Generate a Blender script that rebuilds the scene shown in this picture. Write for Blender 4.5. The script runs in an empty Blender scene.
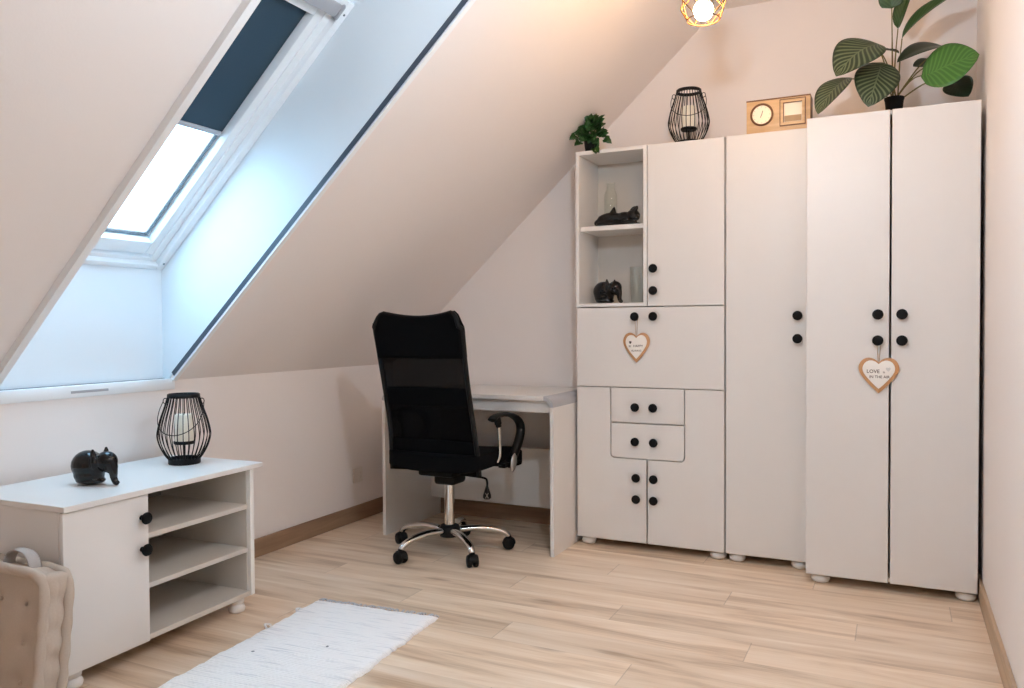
import bpy, bmesh, math, random
from mathutils import Vector, Matrix, noise
R = math.radians
random.seed(7)
SC = bpy.context.scene
COL = SC.collection

# ------------------------------------------------------------------ materials
def lin(c):
    f = lambda v: v/12.92 if v <= .04045 else ((v+.055)/1.055)**2.4
    return (f(c[0]), f(c[1]), f(c[2]), 1)
def srgb(r, g, b): return lin((r/255, g/255, b/255))

def mat(name, col, rough=.5, metal=0, spec=.5, noise_amt=.04, nscale=30, bump=0, bscale=200, coat=0):
    m = bpy.data.materials.new(name); m.use_nodes = True
    nt = m.node_tree; n = nt.nodes; l = nt.links
    b = n['Principled BSDF']
    b.inputs['Roughness'].default_value = rough; b.inputs['Metallic'].default_value = metal
    b.inputs['Specular IOR Level'].default_value = spec
    b.inputs['Coat Weight'].default_value = coat
    tc = n.new('ShaderNodeTexCoord'); nz = n.new('ShaderNodeTexNoise')
    nz.inputs['Scale'].default_value = nscale; nz.inputs['Detail'].default_value = 4
    l.new(tc.outputs['Object'], nz.inputs['Vector'])
    mx = n.new('ShaderNodeMix'); mx.data_type = 'RGBA'
    mx.inputs[6].default_value = tuple(v*(1-noise_amt) for v in col[:3])+(1,)
    mx.inputs[7].default_value = tuple(min(1, v*(1+noise_amt)) for v in col[:3])+(1,)
    l.new(nz.outputs['Fac'], mx.inputs[0]); l.new(mx.outputs[2], b.inputs['Base Color'])
    if bump:
        n2 = n.new('ShaderNodeTexNoise'); n2.inputs['Scale'].default_value = bscale; n2.inputs['Detail'].default_value = 3
        l.new(tc.outputs['Object'], n2.inputs['Vector'])
        bp = n.new('ShaderNodeBump'); bp.inputs['Strength'].default_value = bump; bp.inputs['Distance'].default_value = .002
        l.new(n2.outputs['Fac'], bp.inputs['Height']); l.new(bp.outputs['Normal'], b.inputs['Normal'])
    return m

M = {}
M['wall'] = mat('wall_paint', srgb(236, 229, 225), .75, spec=.3, noise_amt=.012, nscale=3, bump=.12, bscale=160)
M['ceil'] = mat('ceiling_paint', srgb(236, 229, 225), .8, spec=.2, noise_amt=.012, nscale=3, bump=.1, bscale=160)
M['cab'] = mat('white_laminate', srgb(224, 221, 218), .38, spec=.45, noise_amt=.01, nscale=20, bump=.06, bscale=260)
M['cab_shade'] = mat('laminate_painted_shade', srgb(206, 199, 190), .45, spec=.4, noise_amt=.012, nscale=20)  # laminate greyed to paint in the shade of cabinet insides
M['edge'] = mat('white_edge_band', srgb(240, 238, 234), .35, noise_amt=.01)
M['back_shade'] = mat('board_painted_shade', srgb(150, 146, 138), .7, noise_amt=.03)  # back board darkened in its colour for the deep shelf shade
M['deskc'] = mat('grey_curved_edge', srgb(172, 173, 178), .35, noise_amt=.02)
M['knob'] = mat('black_knob_plastic', srgb(11, 11, 12), .6, spec=.2, noise_amt=.05)
M['blackplastic'] = mat('black_plastic', srgb(10, 10, 11), .5, spec=.25, noise_amt=.08, nscale=60)
M['blackfabric'] = mat('black_fabric', srgb(7, 7, 9), .9, spec=.1, noise_amt=.25, nscale=400, bump=.3, bscale=900)
M['chrome'] = mat('chrome', srgb(215, 213, 210), .12, metal=1, noise_amt=.02)
M['silver'] = mat('silver_plastic', srgb(170, 168, 166), .3, metal=.8, noise_amt=.03)
M['blackwire'] = mat('black_wire', srgb(10, 11, 14), .5, spec=.25, noise_amt=.06)
M['candle'] = mat('candle_wax', srgb(240, 234, 218), .5, noise_amt=.02)
M['ceramic'] = mat('black_glazed_ceramic', srgb(5, 5, 7), .07, spec=.4, noise_amt=.05)
M['frame'] = mat('white_window_paint', srgb(236, 239, 241), .35, noise_amt=.01)
M['reveal'] = mat('reveal_board', srgb(226, 232, 236), .6, noise_amt=.012, nscale=6)
M['gap'] = mat('dark_gap_foam', srgb(70, 78, 90), .45, noise_amt=.1)
M['rubber'] = mat('dark_seal', srgb(96, 106, 114), .6, noise_amt=.05)
M['gold'] = mat('gold_wire', srgb(120, 84, 48), .5, metal=.6, noise_amt=.03)
M['cord'] = mat('natural_cord', srgb(178, 150, 116), .85, noise_amt=.1)
M['white_print'] = mat('white_plaque', srgb(240, 236, 230), .5, noise_amt=.01)
M['ink'] = mat('brown_ink', srgb(90, 74, 64), .7, noise_amt=.02)
M['inkdark'] = mat('dark_brown_ink', srgb(52, 36, 26), .7, noise_amt=.02)
M['inkpale'] = mat('pale_grey_ink', srgb(214, 213, 210), .7, noise_amt=.02)
M['cushion'] = mat('beige_cotton', srgb(188, 174, 160), .95, spec=.1, noise_amt=.06, nscale=200, bump=.4, bscale=700)
M['handle'] = mat('grey_strap_cotton', srgb(176, 170, 166), .95, spec=.1, noise_amt=.05, nscale=200, bump=.3, bscale=500)
M['socket'] = mat('socket_plastic', srgb(226, 218, 210), .4, noise_amt=.01)
M['pot'] = mat('black_pot', srgb(10, 10, 12), .6, spec=.2, noise_amt=.08)
M['soil'] = mat('potting_soil', srgb(44, 34, 26), .95, noise_amt=.4, nscale=90)
M['stem'] = mat('plant_stem', srgb(112, 104, 58), .6, noise_amt=.12)
M['brownstem'] = mat('dark_plant_stem', srgb(52, 66, 34), .6, noise_amt=.12)
M['ivy'] = mat('ivy_leaf', srgb(30, 72, 24), .45, noise_amt=.45, nscale=28)
M['rubberfoot'] = mat('cabinet_foot_plastic', srgb(228, 226, 224), .35, noise_amt=.02)

def wood(name, c1, c2, rough=.45, scale=(3, 3, 60), axis='X', bump=.08):
    m = bpy.data.materials.new(name); m.use_nodes = True
    n = m.node_tree.nodes; l = m.node_tree.links; b = n['Principled BSDF']
    b.inputs['Roughness'].default_value = rough
    tc = n.new('ShaderNodeTexCoord'); mp = n.new('ShaderNodeMapping'); mp.inputs['Scale'].default_value = scale
    l.new(tc.outputs['Object'], mp.inputs['Vector'])
    nz = n.new('ShaderNodeTexNoise'); nz.inputs['Scale'].default_value = 1; nz.inputs['Detail'].default_value = 6; nz.inputs['Distortion'].default_value = .6
    l.new(mp.outputs['Vector'], nz.inputs['Vector'])
    cr = n.new('ShaderNodeValToRGB'); cr.color_ramp.elements[0].color = c1; cr.color_ramp.elements[1].color = c2
    cr.color_ramp.elements[0].position = .3; cr.color_ramp.elements[1].position = .7
    l.new(nz.outputs['Fac'], cr.inputs['Fac']); l.new(cr.outputs['Color'], b.inputs['Base Color'])
    bp = n.new('ShaderNodeBump'); bp.inputs['Strength'].default_value = bump; bp.inputs['Distance'].default_value = .002
    l.new(nz.outputs['Fac'], bp.inputs['Height']); l.new(bp.outputs['Normal'], b.inputs['Normal'])
    return m
M['skirt'] = wood('oak_skirting_long_y', srgb(132, 104, 82), srgb(158, 128, 102), scale=(40, 3, 40))
M['skirtx'] = wood('oak_skirting_long_x', srgb(132, 104, 82), srgb(158, 128, 102), scale=(3, 40, 40))
M['skirtr'] = wood('oak_skirting_pale', srgb(168, 142, 114), srgb(190, 164, 136), scale=(40, 3, 40))
M['heart'] = wood('heart_wood', srgb(176, 126, 82), srgb(200, 150, 104), scale=(30, 30, 8))
M['clock'] = wood('pale_clock_wood', srgb(206, 168, 122), srgb(224, 188, 144), scale=(6, 40, 50))
M['clockdark'] = wood('brown_clock_edge', srgb(104, 66, 36), srgb(128, 86, 50), scale=(6, 40, 50))

def floor_material():
    m = bpy.data.materials.new('oak_laminate_floor'); m.use_nodes = True
    n = m.node_tree.nodes; l = m.node_tree.links; b = n['Principled BSDF']
    def math_(op, a, bb=None, c=None):
        q = n.new('ShaderNodeMath'); q.operation = op
        for i, v in enumerate((a, bb, c)):
            if v is None: continue
            if isinstance(v, (int, float)): q.inputs[i].default_value = v
            else: l.new(v, q.inputs[i])
        return q.outputs[0]
    tc = n.new('ShaderNodeTexCoord'); sp = n.new('ShaderNodeSeparateXYZ'); l.new(tc.outputs['Object'], sp.inputs[0])
    x, y = sp.outputs[0], sp.outputs[1]
    W_, L_ = .165, 1.29
    yr = math_('DIVIDE', math_('ADD', y, 1.19+.165*40), W_)
    row = math_('FLOOR', yr); fy = math_('FRACT', yr)
    wn = n.new('ShaderNodeTexWhiteNoise'); wn.noise_dimensions = '1D'; l.new(math_('ADD', row, .37), wn.inputs['W'])
    # regular third-bond offsets, as laminate is laid
    xo = math_('ADD', math_('DIVIDE', math_('ADD', x, 20), L_), math_('MULTIPLY', row, .378))
    xo = math_('ADD', xo, math_('MULTIPLY', wn.outputs['Value'], .04))
    pc = math_('FLOOR', xo); fx = math_('FRACT', xo)
    cb = n.new('ShaderNodeCombineXYZ'); l.new(pc, cb.inputs[0]); l.new(row, cb.inputs[1])
    w2 = n.new('ShaderNodeTexWhiteNoise'); w2.noise_dimensions = '2D'; l.new(cb.outputs[0], w2.inputs['Vector'])
    # grain, a different stretch of tree in every plank
    gv = n.new('ShaderNodeCombineXYZ')
    l.new(math_('ADD', math_('MULTIPLY', x, 1.3), math_('MULTIPLY', w2.outputs['Value'], 37)), gv.inputs[0])
    l.new(math_('ADD', math_('MULTIPLY', y, 13), math_('MULTIPLY', row, 3.7)), gv.inputs[1])
    g1 = n.new('ShaderNodeTexNoise'); g1.inputs['Scale'].default_value = 1; g1.inputs['Detail'].default_value = 5; g1.inputs['Distortion'].default_value = .8
    g1.inputs['Roughness'].default_value = .55; l.new(gv.outputs[0], g1.inputs['Vector'])
    g2v = n.new('ShaderNodeCombineXYZ')
    l.new(math_('ADD', math_('MULTIPLY', x, 5), math_('MULTIPLY', w2.outputs['Value'], 91)), g2v.inputs[0]); l.new(math_('MULTIPLY', y, 150), g2v.inputs[1])
    g2 = n.new('ShaderNodeTexNoise'); g2.inputs['Scale'].default_value = 1; g2.inputs['Detail'].default_value = 3; l.new(g2v.outputs[0], g2.inputs['Vector'])
    # knots
    kv = n.new('ShaderNodeCombineXYZ')
    l.new(math_('ADD', math_('MULTIPLY', x, 1.9), math_('MULTIPLY', w2.outputs['Value'], 11)), kv.inputs[0]); l.new(math_('MULTIPLY', y, 6.5), kv.inputs[1])
    vo = n.new('ShaderNodeTexVoronoi'); vo.inputs['Scale'].default_value = 1; l.new(kv.outputs[0], vo.inputs['Vector'])
    kn = n.new('ShaderNodeMapRange'); kn.inputs['From Min'].default_value = .02; kn.inputs['From Max'].default_value = .15
    kn.inputs['To Min'].default_value = 1; kn.inputs['To Max'].default_value = 0; l.new(vo.outputs['Distance'], kn.inputs['Value'])
    cr = n.new('ShaderNodeValToRGB'); e = cr.color_ramp.elements
    e[0].position = .26; e[0].color = srgb(168, 132, 100); e[1].position = .70; e[1].color = srgb(244, 226, 206)
    q = e.new(.47); q.color = srgb(223, 198, 171)
    l.new(math_('ADD', math_('MULTIPLY', g1.outputs['Fac'], .8), math_('MULTIPLY', g2.outputs['Fac'], .2)), cr.inputs['Fac'])
    hs = n.new('ShaderNodeHueSaturation'); l.new(cr.outputs['Color'], hs.inputs['Color'])
    l.new(math_('ADD', math_('MULTIPLY', w2.outputs['Value'], .16), .92), hs.inputs['Value'])
    mk = n.new('ShaderNodeMix'); mk.data_type = 'RGBA'; l.new(math_('MULTIPLY', kn.outputs[0], .55), mk.inputs[0])
    l.new(hs.outputs['Color'], mk.inputs[6]); mk.inputs[7].default_value = srgb(132, 90, 56)
    # joints
    ey = math_('MINIMUM', fy, math_('SUBTRACT', 1, fy)); ex = math_('MINIMUM', fx, math_('SUBTRACT', 1, fx))
    jn = math_('MAXIMUM', math_('MULTIPLY', math_('LESS_THAN', ey, .007), .45), math_('LESS_THAN', ex, .0014))
    mj = n.new('ShaderNodeMix'); mj.data_type = 'RGBA'; l.new(math_('MULTIPLY', jn, .32), mj.inputs[0])
    l.new(mk.outputs[2], mj.inputs[6]); mj.inputs[7].default_value = srgb(104, 78, 58)
    l.new(mj.outputs[2], b.inputs['Base Color'])
    b.inputs['Roughness'].default_value = .36; b.inputs['Specular IOR Level'].default_value = .7
    l.new(math_('ADD', math_('MULTIPLY', g2.outputs['Fac'], .16), .3), b.inputs['Roughness'])
    bp = n.new('ShaderNodeBump'); bp.inputs['Strength'].default_value = .1; bp.inputs['Distance'].default_value = .002
    l.new(math_('SUBTRACT', g2.outputs['Fac'], jn), bp.inputs['Height']); l.new(bp.outputs['Normal'], b.inputs['Normal'])
    return m
M['floor'] = floor_material()

def mesh_fabric():
    # open net: woven black threads with holes between them
    m = bpy.data.materials.new('black_net_fabric'); m.use_nodes = True
    n = m.node_tree.nodes; l = m.node_tree.links; b = n['Principled BSDF']; out = n['Material Output']
    b.inputs['Base Color'].default_value = srgb(6, 6, 8); b.inputs['Roughness'].default_value = .9; b.inputs['Specular IOR Level'].default_value = .08
    tr = n.new('ShaderNodeBsdfTransparent'); mx = n.new('ShaderNodeMixShader')
    tc = n.new('ShaderNodeTexCoord'); nz = n.new('ShaderNodeTexNoise'); nz.inputs['Scale'].default_value = 420
    l.new(tc.outputs['Object'], nz.inputs['Vector'])
    mr = n.new('ShaderNodeMapRange'); mr.inputs['From Min'].default_value = .3; mr.inputs['From Max'].default_value = .7
    mr.inputs['To Min'].default_value = .05; mr.inputs['To Max'].default_value = .30
    l.new(nz.outputs['Fac'], mr.inputs['Value']); l.new(mr.outputs[0], mx.inputs[0])
    l.new(b.outputs[0], mx.inputs[1]); l.new(tr.outputs[0], mx.inputs[2]); l.new(mx.outputs[0], out.inputs['Surface'])
    return m
M['net'] = mesh_fabric()

def thin_glass(name, tint=(1, 1, 1, 1), gl=1.0, ior=1.5):
    m = bpy.data.materials.new(name); m.use_nodes = True
    n = m.node_tree.nodes; l = m.node_tree.links; out = n['Material Output']; n.remove(n['Principled BSDF'])
    tr = n.new('ShaderNodeBsdfTransparent'); tr.inputs[0].default_value = tint
    g = n.new('ShaderNodeBsdfGlossy'); g.inputs['Roughness'].default_value = .02
    tc = n.new('ShaderNodeTexCoord'); nz = n.new('ShaderNodeTexNoise'); nz.inputs['Scale'].default_value = 8
    l.new(tc.outputs['Object'], nz.inputs['Vector'])
    mr = n.new('ShaderNodeMapRange'); mr.inputs['To Min'].default_value = .015; mr.inputs['To Max'].default_value = .03
    l.new(nz.outputs['Fac'], mr.inputs['Value']); l.new(mr.outputs[0], g.inputs['Roughness'])
    lw = n.new('ShaderNodeLayerWeight'); lw.inputs[0].default_value = .5        # same from both faces of the thin sheet
    pw = n.new('ShaderNodeMath'); pw.operation = 'POWER'; pw.inputs[1].default_value = 5; l.new(lw.outputs['Facing'], pw.inputs[0])
    mu = n.new('ShaderNodeMath'); mu.operation = 'MULTIPLY_ADD'; mu.inputs[1].default_value = .6*gl; mu.inputs[2].default_value = .035*gl; l.new(pw.outputs[0], mu.inputs[0])
    mx = n.new('ShaderNodeMixShader'); l.new(mu.outputs[0], mx.inputs[0]); l.new(tr.outputs[0], mx.inputs[1]); l.new(g.outputs[0], mx.inputs[2])
    l.new(mx.outputs[0], out.inputs['Surface'])
    return m
M['pane'] = thin_glass('window_glass', (.95, .98, .98, 1))
M['vase'] = thin_glass('clear_vase_glass', (.97, .98, .97, 1), 1.2)
M['dial'] = mat('dial_face', srgb(238, 228, 208), .25, noise_amt=.02)

def blind_mat():
    m = mat('slate_blind_cloth', srgb(72, 88, 96), .8, spec=.2, noise_amt=.06, nscale=300)
    n = m.node_tree.nodes; l = m.node_tree.links; b = n['Principled BSDF']; out = n['Material Output']
    tl = n.new('ShaderNodeBsdfTranslucent'); tl.inputs[0].default_value = srgb(66, 92, 108)
    mx = n.new('ShaderNodeMixShader'); mx.inputs[0].default_value = .4
    l.new(b.outputs[0], mx.inputs[1]); l.new(tl.outputs[0], mx.inputs[2]); l.new(mx.outputs[0], out.inputs['Surface'])
    return m
M['blind'] = blind_mat()

def bulb_mat(strength, colour):
    m = bpy.data.materials.new('glowing_bulb'); m.use_nodes = True
    n = m.node_tree.nodes; l = m.node_tree.links; out = n['Material Output']; n.remove(n['Principled BSDF'])
    e = n.new('ShaderNodeEmission'); e.inputs[0].default_value = colour
    e.inputs[1].default_value = strength; l.new(e.outputs[0], out.inputs['Surface'])
    return m
LAMP2_C = (.94, 1.15, 1.34, 1)  # bulb colour of the added, unseen second pendant
LAMP_C = (1, .55, .20, 1)      # warm filament bulb
BULB = 190.0; BULB2 = 690.0
M['bulb'] = bulb_mat(BULB, LAMP_C); M['bulb2'] = bulb_mat(BULB2, LAMP2_C)

def leaf_mat(name, dark, pale, mix=.6, bands=11):
    m = bpy.data.materials.new(name); m.use_nodes = True
    n = m.node_tree.nodes; l = m.node_tree.links; b = n['Principled BSDF']
    b.inputs['Roughness'].default_value = .42
    uv = n.new('ShaderNodeUVMap'); uv.uv_map = 'UVMap'; sp = n.new('ShaderNodeSeparateXYZ'); l.new(uv.outputs[0], sp.inputs[0])
    def math_(op, a, bb=None):
        q = n.new('ShaderNodeMath'); q.operation = op
        for i, v in enumerate((a, bb)):
            if v is None: continue
            if isinstance(v, (int, float)): q.inputs[i].default_value = v
            else: l.new(v, q.inputs[i])
        return q.outputs[0]
    av = math_('ABSOLUTE', math_('SUBTRACT', sp.outputs[1], .5))
    ph = math_('SUBTRACT', math_('MULTIPLY', sp.outputs[0], bands), math_('MULTIPLY', math_('POWER', av, .8), bands*.55))
    s = math_('SINE', math_('MULTIPLY', ph, 6.283))
    mid = math_('LESS_THAN', av, .018)
    mr = n.new('ShaderNodeMapRange'); mr.inputs['From Min'].default_value = -.2; mr.inputs['From Max'].default_value = .9
    l.new(s, mr.inputs['Value'])
    fade = n.new('ShaderNodeMapRange'); fade.inputs['From Min'].default_value = .5; fade.inputs['From Max'].default_value = .4
    l.new(av, fade.inputs['Value'])
    f = math_('MULTIPLY', math_('MULTIPLY', mr.outputs[0], fade.outputs[0]), mix)
    f = math_('MAXIMUM', f, math_('MULTIPLY', mid, mix*.8))
    mx = n.new('ShaderNodeMix'); mx.data_type = 'RGBA'; l.new(f, mx.inputs[0]); mx.inputs[6].default_value = dark; mx.inputs[7].default_value = pale
    l.new(mx.outputs[2], b.inputs['Base Color'])
    return m
M['leafd'] = leaf_mat('striped_dark_leaf', srgb(28, 46, 24), srgb(118, 130, 96), .75)
M['leafm'] = leaf_mat('plain_green_leaf', srgb(38, 68, 30), srgb(70, 104, 54), .4, 9)
M['leafx'] = leaf_mat('deep_green_leaf', srgb(20, 38, 20), srgb(40, 62, 34), .3, 9)
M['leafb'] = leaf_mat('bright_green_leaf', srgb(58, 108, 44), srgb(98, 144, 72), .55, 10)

def rug_mat():
    m = bpy.data.materials.new('white_rag_weave'); m.use_nodes = True
    n = m.node_tree.nodes; l = m.node_tree.links; b = n['Principled BSDF']
    b.inputs['Roughness'].default_value = .95; b.inputs['Specular IOR Level'].default_value = .1
    tc = n.new('ShaderNodeTexCoord'); mp = n.new('ShaderNodeMapping'); mp.inputs['Scale'].default_value = (7, 110, 1)
    l.new(tc.outputs['Object'], mp.inputs['Vector'])
    nz = n.new('ShaderNodeTexNoise'); nz.inputs['Scale'].default_value = 1; nz.inputs['Detail'].default_value = 4; l.new(mp.outputs['Vector'], nz.inputs['Vector'])
    cr = n.new('ShaderNodeValToRGB'); e = cr.color_ramp.elements
    e[0].position = .22; e[0].color = srgb(206, 208, 214); e[1].position = .45; e[1].color = srgb(246, 245, 245)
    l.new(nz.outputs['Fac'], cr.inputs['Fac'])
    vo = n.new('ShaderNodeTexVoronoi'); vo.inputs['Scale'].default_value = 9; l.new(tc.outputs['Object'], vo.inputs['Vector'])
    lt = n.new('ShaderNodeMath'); lt.operation = 'LESS_THAN'; lt.inputs[1].default_value = .05; l.new(vo.outputs['Distance'], lt.inputs[0])
    mx = n.new('ShaderNodeMix'); mx.data_type = 'RGBA'; l.new(lt.outputs[0], mx.inputs[0]); l.new(cr.outputs['Color'], mx.inputs[6]); mx.inputs[7].default_value = srgb(126, 128, 138)
    l.new(mx.outputs[2], b.inputs['Base Color'])
    wv = n.new('ShaderNodeTexWave'); wv.bands_direction = 'Y'; wv.inputs['Scale'].default_value = 32; wv.inputs['Distortion'].default_value = 1.5; wv.inputs['Detail'].default_value = 2
    l.new(tc.outputs['Object'], wv.inputs['Vector'])
    ad = n.new('ShaderNodeMath'); ad.operation = 'ADD'; l.new(wv.outputs['Fac'], ad.inputs[0]); l.new(nz.outputs['Fac'], ad.inputs[1])
    bp = n.new('ShaderNodeBump'); bp.inputs['Strength'].default_value = .5; bp.inputs['Distance'].default_value = .004
    l.new(ad.outputs[0], bp.inputs['Height']); l.new(bp.outputs['Normal'], b.inputs['Normal'])
    return m
M['rug'] = rug_mat()
M['fringe'] = mat('grey_fringe_yarn', srgb(196, 196, 202), .95, noise_amt=.3, nscale=200)

# ------------------------------------------------------------------ geometry helpers
def bm_new(): return bmesh.new()

def box(bm, x0, x1, y0, y1, z0, z1, bev=0, seg=2):
    r = bmesh.ops.create_cube(bm, size=1)
    vs = r['verts']
    for v in vs:
        v.co = Vector(((x0+x1)/2+v.co.x*(x1-x0), (y0+y1)/2+v.co.y*(y1-y0), (z0+z1)/2+v.co.z*(z1-z0)))
    if bev:
        es = list({e for v in vs for e in v.link_edges})
        bmesh.ops.bevel(bm, geom=es, offset=bev, segments=seg, affect='EDGES', profile=.5)

def prism(bm, pts, origin, ax, ay, depth_vec, bev=0, seg=2):
    """polygon pts (2D) in the plane origin + u*ax + v*ay, thickened along depth_vec"""
    o, ax, ay, d = Vector(origin), Vector(ax), Vector(ay), Vector(depth_vec)
    a = [bm.verts.new(o+ax*u+ay*v) for u, v in pts]
    b = [bm.verts.new(o+ax*u+ay*v+d) for u, v in pts]
    n = len(pts)
    fs = [bm.faces.new(a), bm.faces.new(list(reversed(b)))]
    for i in range(n):
        fs.append(bm.faces.new((a[i], b[i], b[(i+1) % n], a[(i+1) % n])))
    bmesh.ops.recalc_face_normals(bm, faces=fs)
    if bev:
        es = [e for e in fs[0].edges]+[e for e in fs[1].edges]
        bmesh.ops.bevel(bm, geom=es, offset=bev, segments=seg, affect='EDGES', profile=.5)

def lathe(bm, prof, c=(0, 0, 0), n=32, axis='Z', cap=True):
    c = Vector(c); rings = []
    def P(r, h, t):
        a, b = r*math.cos(t), r*math.sin(t)
        return c+(Vector((a, b, h)) if axis == 'Z' else Vector((a, -h, b)) if axis == 'Y' else Vector((h, a, b)))
    for r, h in prof:
        rings.append([bm.verts.new(P(r, h, 2*math.pi*i/n)) for i in range(n)])
    fs = []
    for j in range(len(rings)-1):
        for i in range(n):
            fs.append(bm.faces.new((rings[j][i], rings[j][(i+1) % n], rings[j+1][(i+1) % n], rings[j+1][i])))
    if cap:
        fs.append(bm.faces.new(rings[0])); fs.append(bm.faces.new(rings[-1]))
    bmesh.ops.recalc_face_normals(bm, faces=fs)

def tube(bm, pts, r, n=8, closed=False, cap=True, up=None, flat=None):
    """sweep of a circle (or an ellipse r x flat) along pts; r may be a list"""
    pts = [Vector(p) for p in pts]; m = len(pts)
    rs = r if isinstance(r, (list, tuple)) else [r]*m
    rings = []; prev = None
    for i, p in enumerate(pts):
        a = pts[(i-1) % m] if closed or i else p
        b = pts[(i+1) % m] if closed or i < m-1 else p
        t = (b-a).normalized()
        if prev is None:
            u = Vector(up) if up else (Vector((0, 0, 1)) if abs(t.z) < .9 else Vector((1, 0, 0)))
        else: u = prev
        u = (u-t*u.dot(t)).normalized(); prev = u; w = t.cross(u)
        f = flat if flat else None
        rings.append([bm.verts.new(p+u*(math.cos(2*math.pi*k/n)*(f if f else rs[i]))+w*(math.sin(2*math.pi*k/n)*rs[i])) for k in range(n)])
    fs = []
    for j in range(m if closed else m-1):
        A, B = rings[j], rings[(j+1) % m]
        for k in range(n): fs.append(bm.faces.new((A[k], A[(k+1) % n], B[(k+1) % n], B[k])))
    if cap and not closed:
        fs.append(bm.faces.new(rings[0])); fs.append(bm.faces.new(rings[-1]))
    bmesh.ops.recalc_face_normals(bm, faces=fs)

def ball(bm, c, r, u=20, v=12):
    c = Vector(c); r = (r, r, r) if isinstance(r, (int, float)) else r
    bmesh.ops.create_uvsphere(bm, u_segments=u, v_segments=v, radius=1,
                              matrix=Matrix.Translation(c) @ Matrix.Diagonal((*r, 1)))

def smooth_path(pts, k=6):
    """Catmull-Rom through pts"""
    P = [Vector(p) for p in pts]; P = [2*P[0]-P[1]]+P+[2*P[-1]-P[-2]]; out = []
    for i in range(1, len(P)-2):
        for s in range(k):
            t = s/k; a, b, c, d = P[i-1], P[i], P[i+1], P[i+2]
            out.append(.5*((2*b)+(c-a)*t+(2*a-5*b+4*c-d)*t*t+(3*b-a-3*c+d)*t**3))
    out.append(P[-2]); return out

def obj(name, bm, m, parent=None, smooth=None, shift=None, label=None):
    me = bpy.data.meshes.new(name)
    if shift is not None: bmesh.ops.translate(bm, verts=bm.verts, vec=-Vector(shift))
    bm.to_mesh(me); bm.free()
    o = bpy.data.objects.new(name, me); COL.objects.link(o)
    me.materials.append(M[m] if isinstance(m, str) else m)
    if parent: o.parent = parent
    if smooth is not None:
        for p in me.polygons: p.use_smooth = True
        if smooth < 180: me.set_sharp_from_angle(angle=R(smooth))
    if label: o['label'] = label
    return o

def tag(o, label, cat, group=None, kind=None):
    o['label'] = label; o['category'] = cat
    if group: o['group'] = group
    if kind: o['kind'] = kind
    return o
def empty(name, loc, rz=0, label=None, cat=None, group=None):
    o = bpy.data.objects.new(name, None); COL.objects.link(o)
    o.empty_display_size = .05; o.location = loc; o.rotation_euler = (0, 0, rz)
    if label: tag(o, label, cat, group)
    return o
def struct(o, label=None, cat=None):
    o['kind'] = 'structure'
    if label: o['label'] = label; o['category'] = cat
    return o
def copy_tree(o, parent=None):
    c = o.copy(); COL.objects.link(c)
    if parent: c.parent = parent; c.matrix_parent_inverse = o.matrix_parent_inverse
    for ch in list(o.children): copy_tree(ch, c)
    return c
def apply_mods(o):
    dg = bpy.context.evaluated_depsgraph_get()
    me = bpy.data.meshes.new_from_object(o.evaluated_get(dg)); o.modifiers.clear()
    old = o.data; o.data = me; me.name = o.name
    bpy.data.meshes.remove(old)
    for p in me.polygons: p.use_smooth = True

# ------------------------------------------------------------------ room
W, H, K, XJ, YB = 2.9645, 2.5723, .8477, 1.8738, -5.0
SL = (H-K)/XJ
ANG = math.atan(SL)
T_ = .12
OFF = .503                                    # window plane above the slope, measured upright
def SP(x, y, off=0): return Vector((x, y, K+SL*x+off))
NRM = Vector((-math.sin(ANG), 0, math.cos(ANG)))       # outward
DIR = Vector((math.cos(ANG), 0, math.sin(ANG)))        # up the slope

b = bm_new(); box(b, -.1, W+.1, YB-.1, .1, -.1, 0); struct(obj('floor', b, 'floor'), 'pale oak laminate plank floor of the attic room', 'floor')
b = bm_new(); box(b, -.1, W+.1, 0, T_, -.1, H+.1); struct(obj('wall_back', b, 'wall'), 'warm lit gable wall behind the tall cabinets', 'wall')
b = bm_new(); box(b, W, W+T_, YB-.1, .1, -.1, H+.1); struct(obj('wall_right', b, 'wall'), 'plain white wall at right beside the wardrobe', 'wall')
b = bm_new(); box(b, -T_, W+T_, YB-T_, YB, -.1, H+.1); struct(obj('wall_front', b, 'wall'), 'wall behind the camera', 'wall')
b = bm_new(); box(b, XJ-.02, W+.1, YB-.1, .1, H, H+T_); struct(obj('ceiling', b, 'ceil'), 'flat strip of ceiling above the cabinets', 'ceiling')

WINS = [(-2.325, -1.59)]
XT = 1.62                                     # where the openings end up the slope
b = bm_new()                                  # knee wall, lowered under the openings
ks = [YB-.1]+[v for w in sorted(WINS) for v in w]+[.1]
for i in range(len(ks)-1):
    top = K-.035 if i % 2 else K
    box(b, -.1, 0, ks[i], ks[i+1], -.1, top)
bmesh.ops.remove_doubles(b, verts=b.verts, dist=1e-5)
struct(obj('wall_left', b, 'wall'), 'low knee wall under the sloped ceiling', 'wall')

b = bm_new()
def slope_panel(x0, x1, y0, y1):
    d = NRM*.05
    prism(b, [(0, 0), (1, 0), (1, 1), (0, 1)], SP(x0, y0), SP(x1, y0)-SP(x0, y0), Vector((0, y1-y0, 0)), d)
for i in range(len(ks)-1):
    if i % 2 == 0: slope_panel(-.001, XJ, ks[i]+(.006 if i else 0), ks[i+1]-(.006 if i < len(ks)-2 else 0))
    else: slope_panel(XT, XJ, ks[i]-.006, ks[i+1]+.006)
struct(obj('ceiling_slope', b, 'ceil'), 'steep sloped ceiling around the roof window', 'ceiling')

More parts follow.
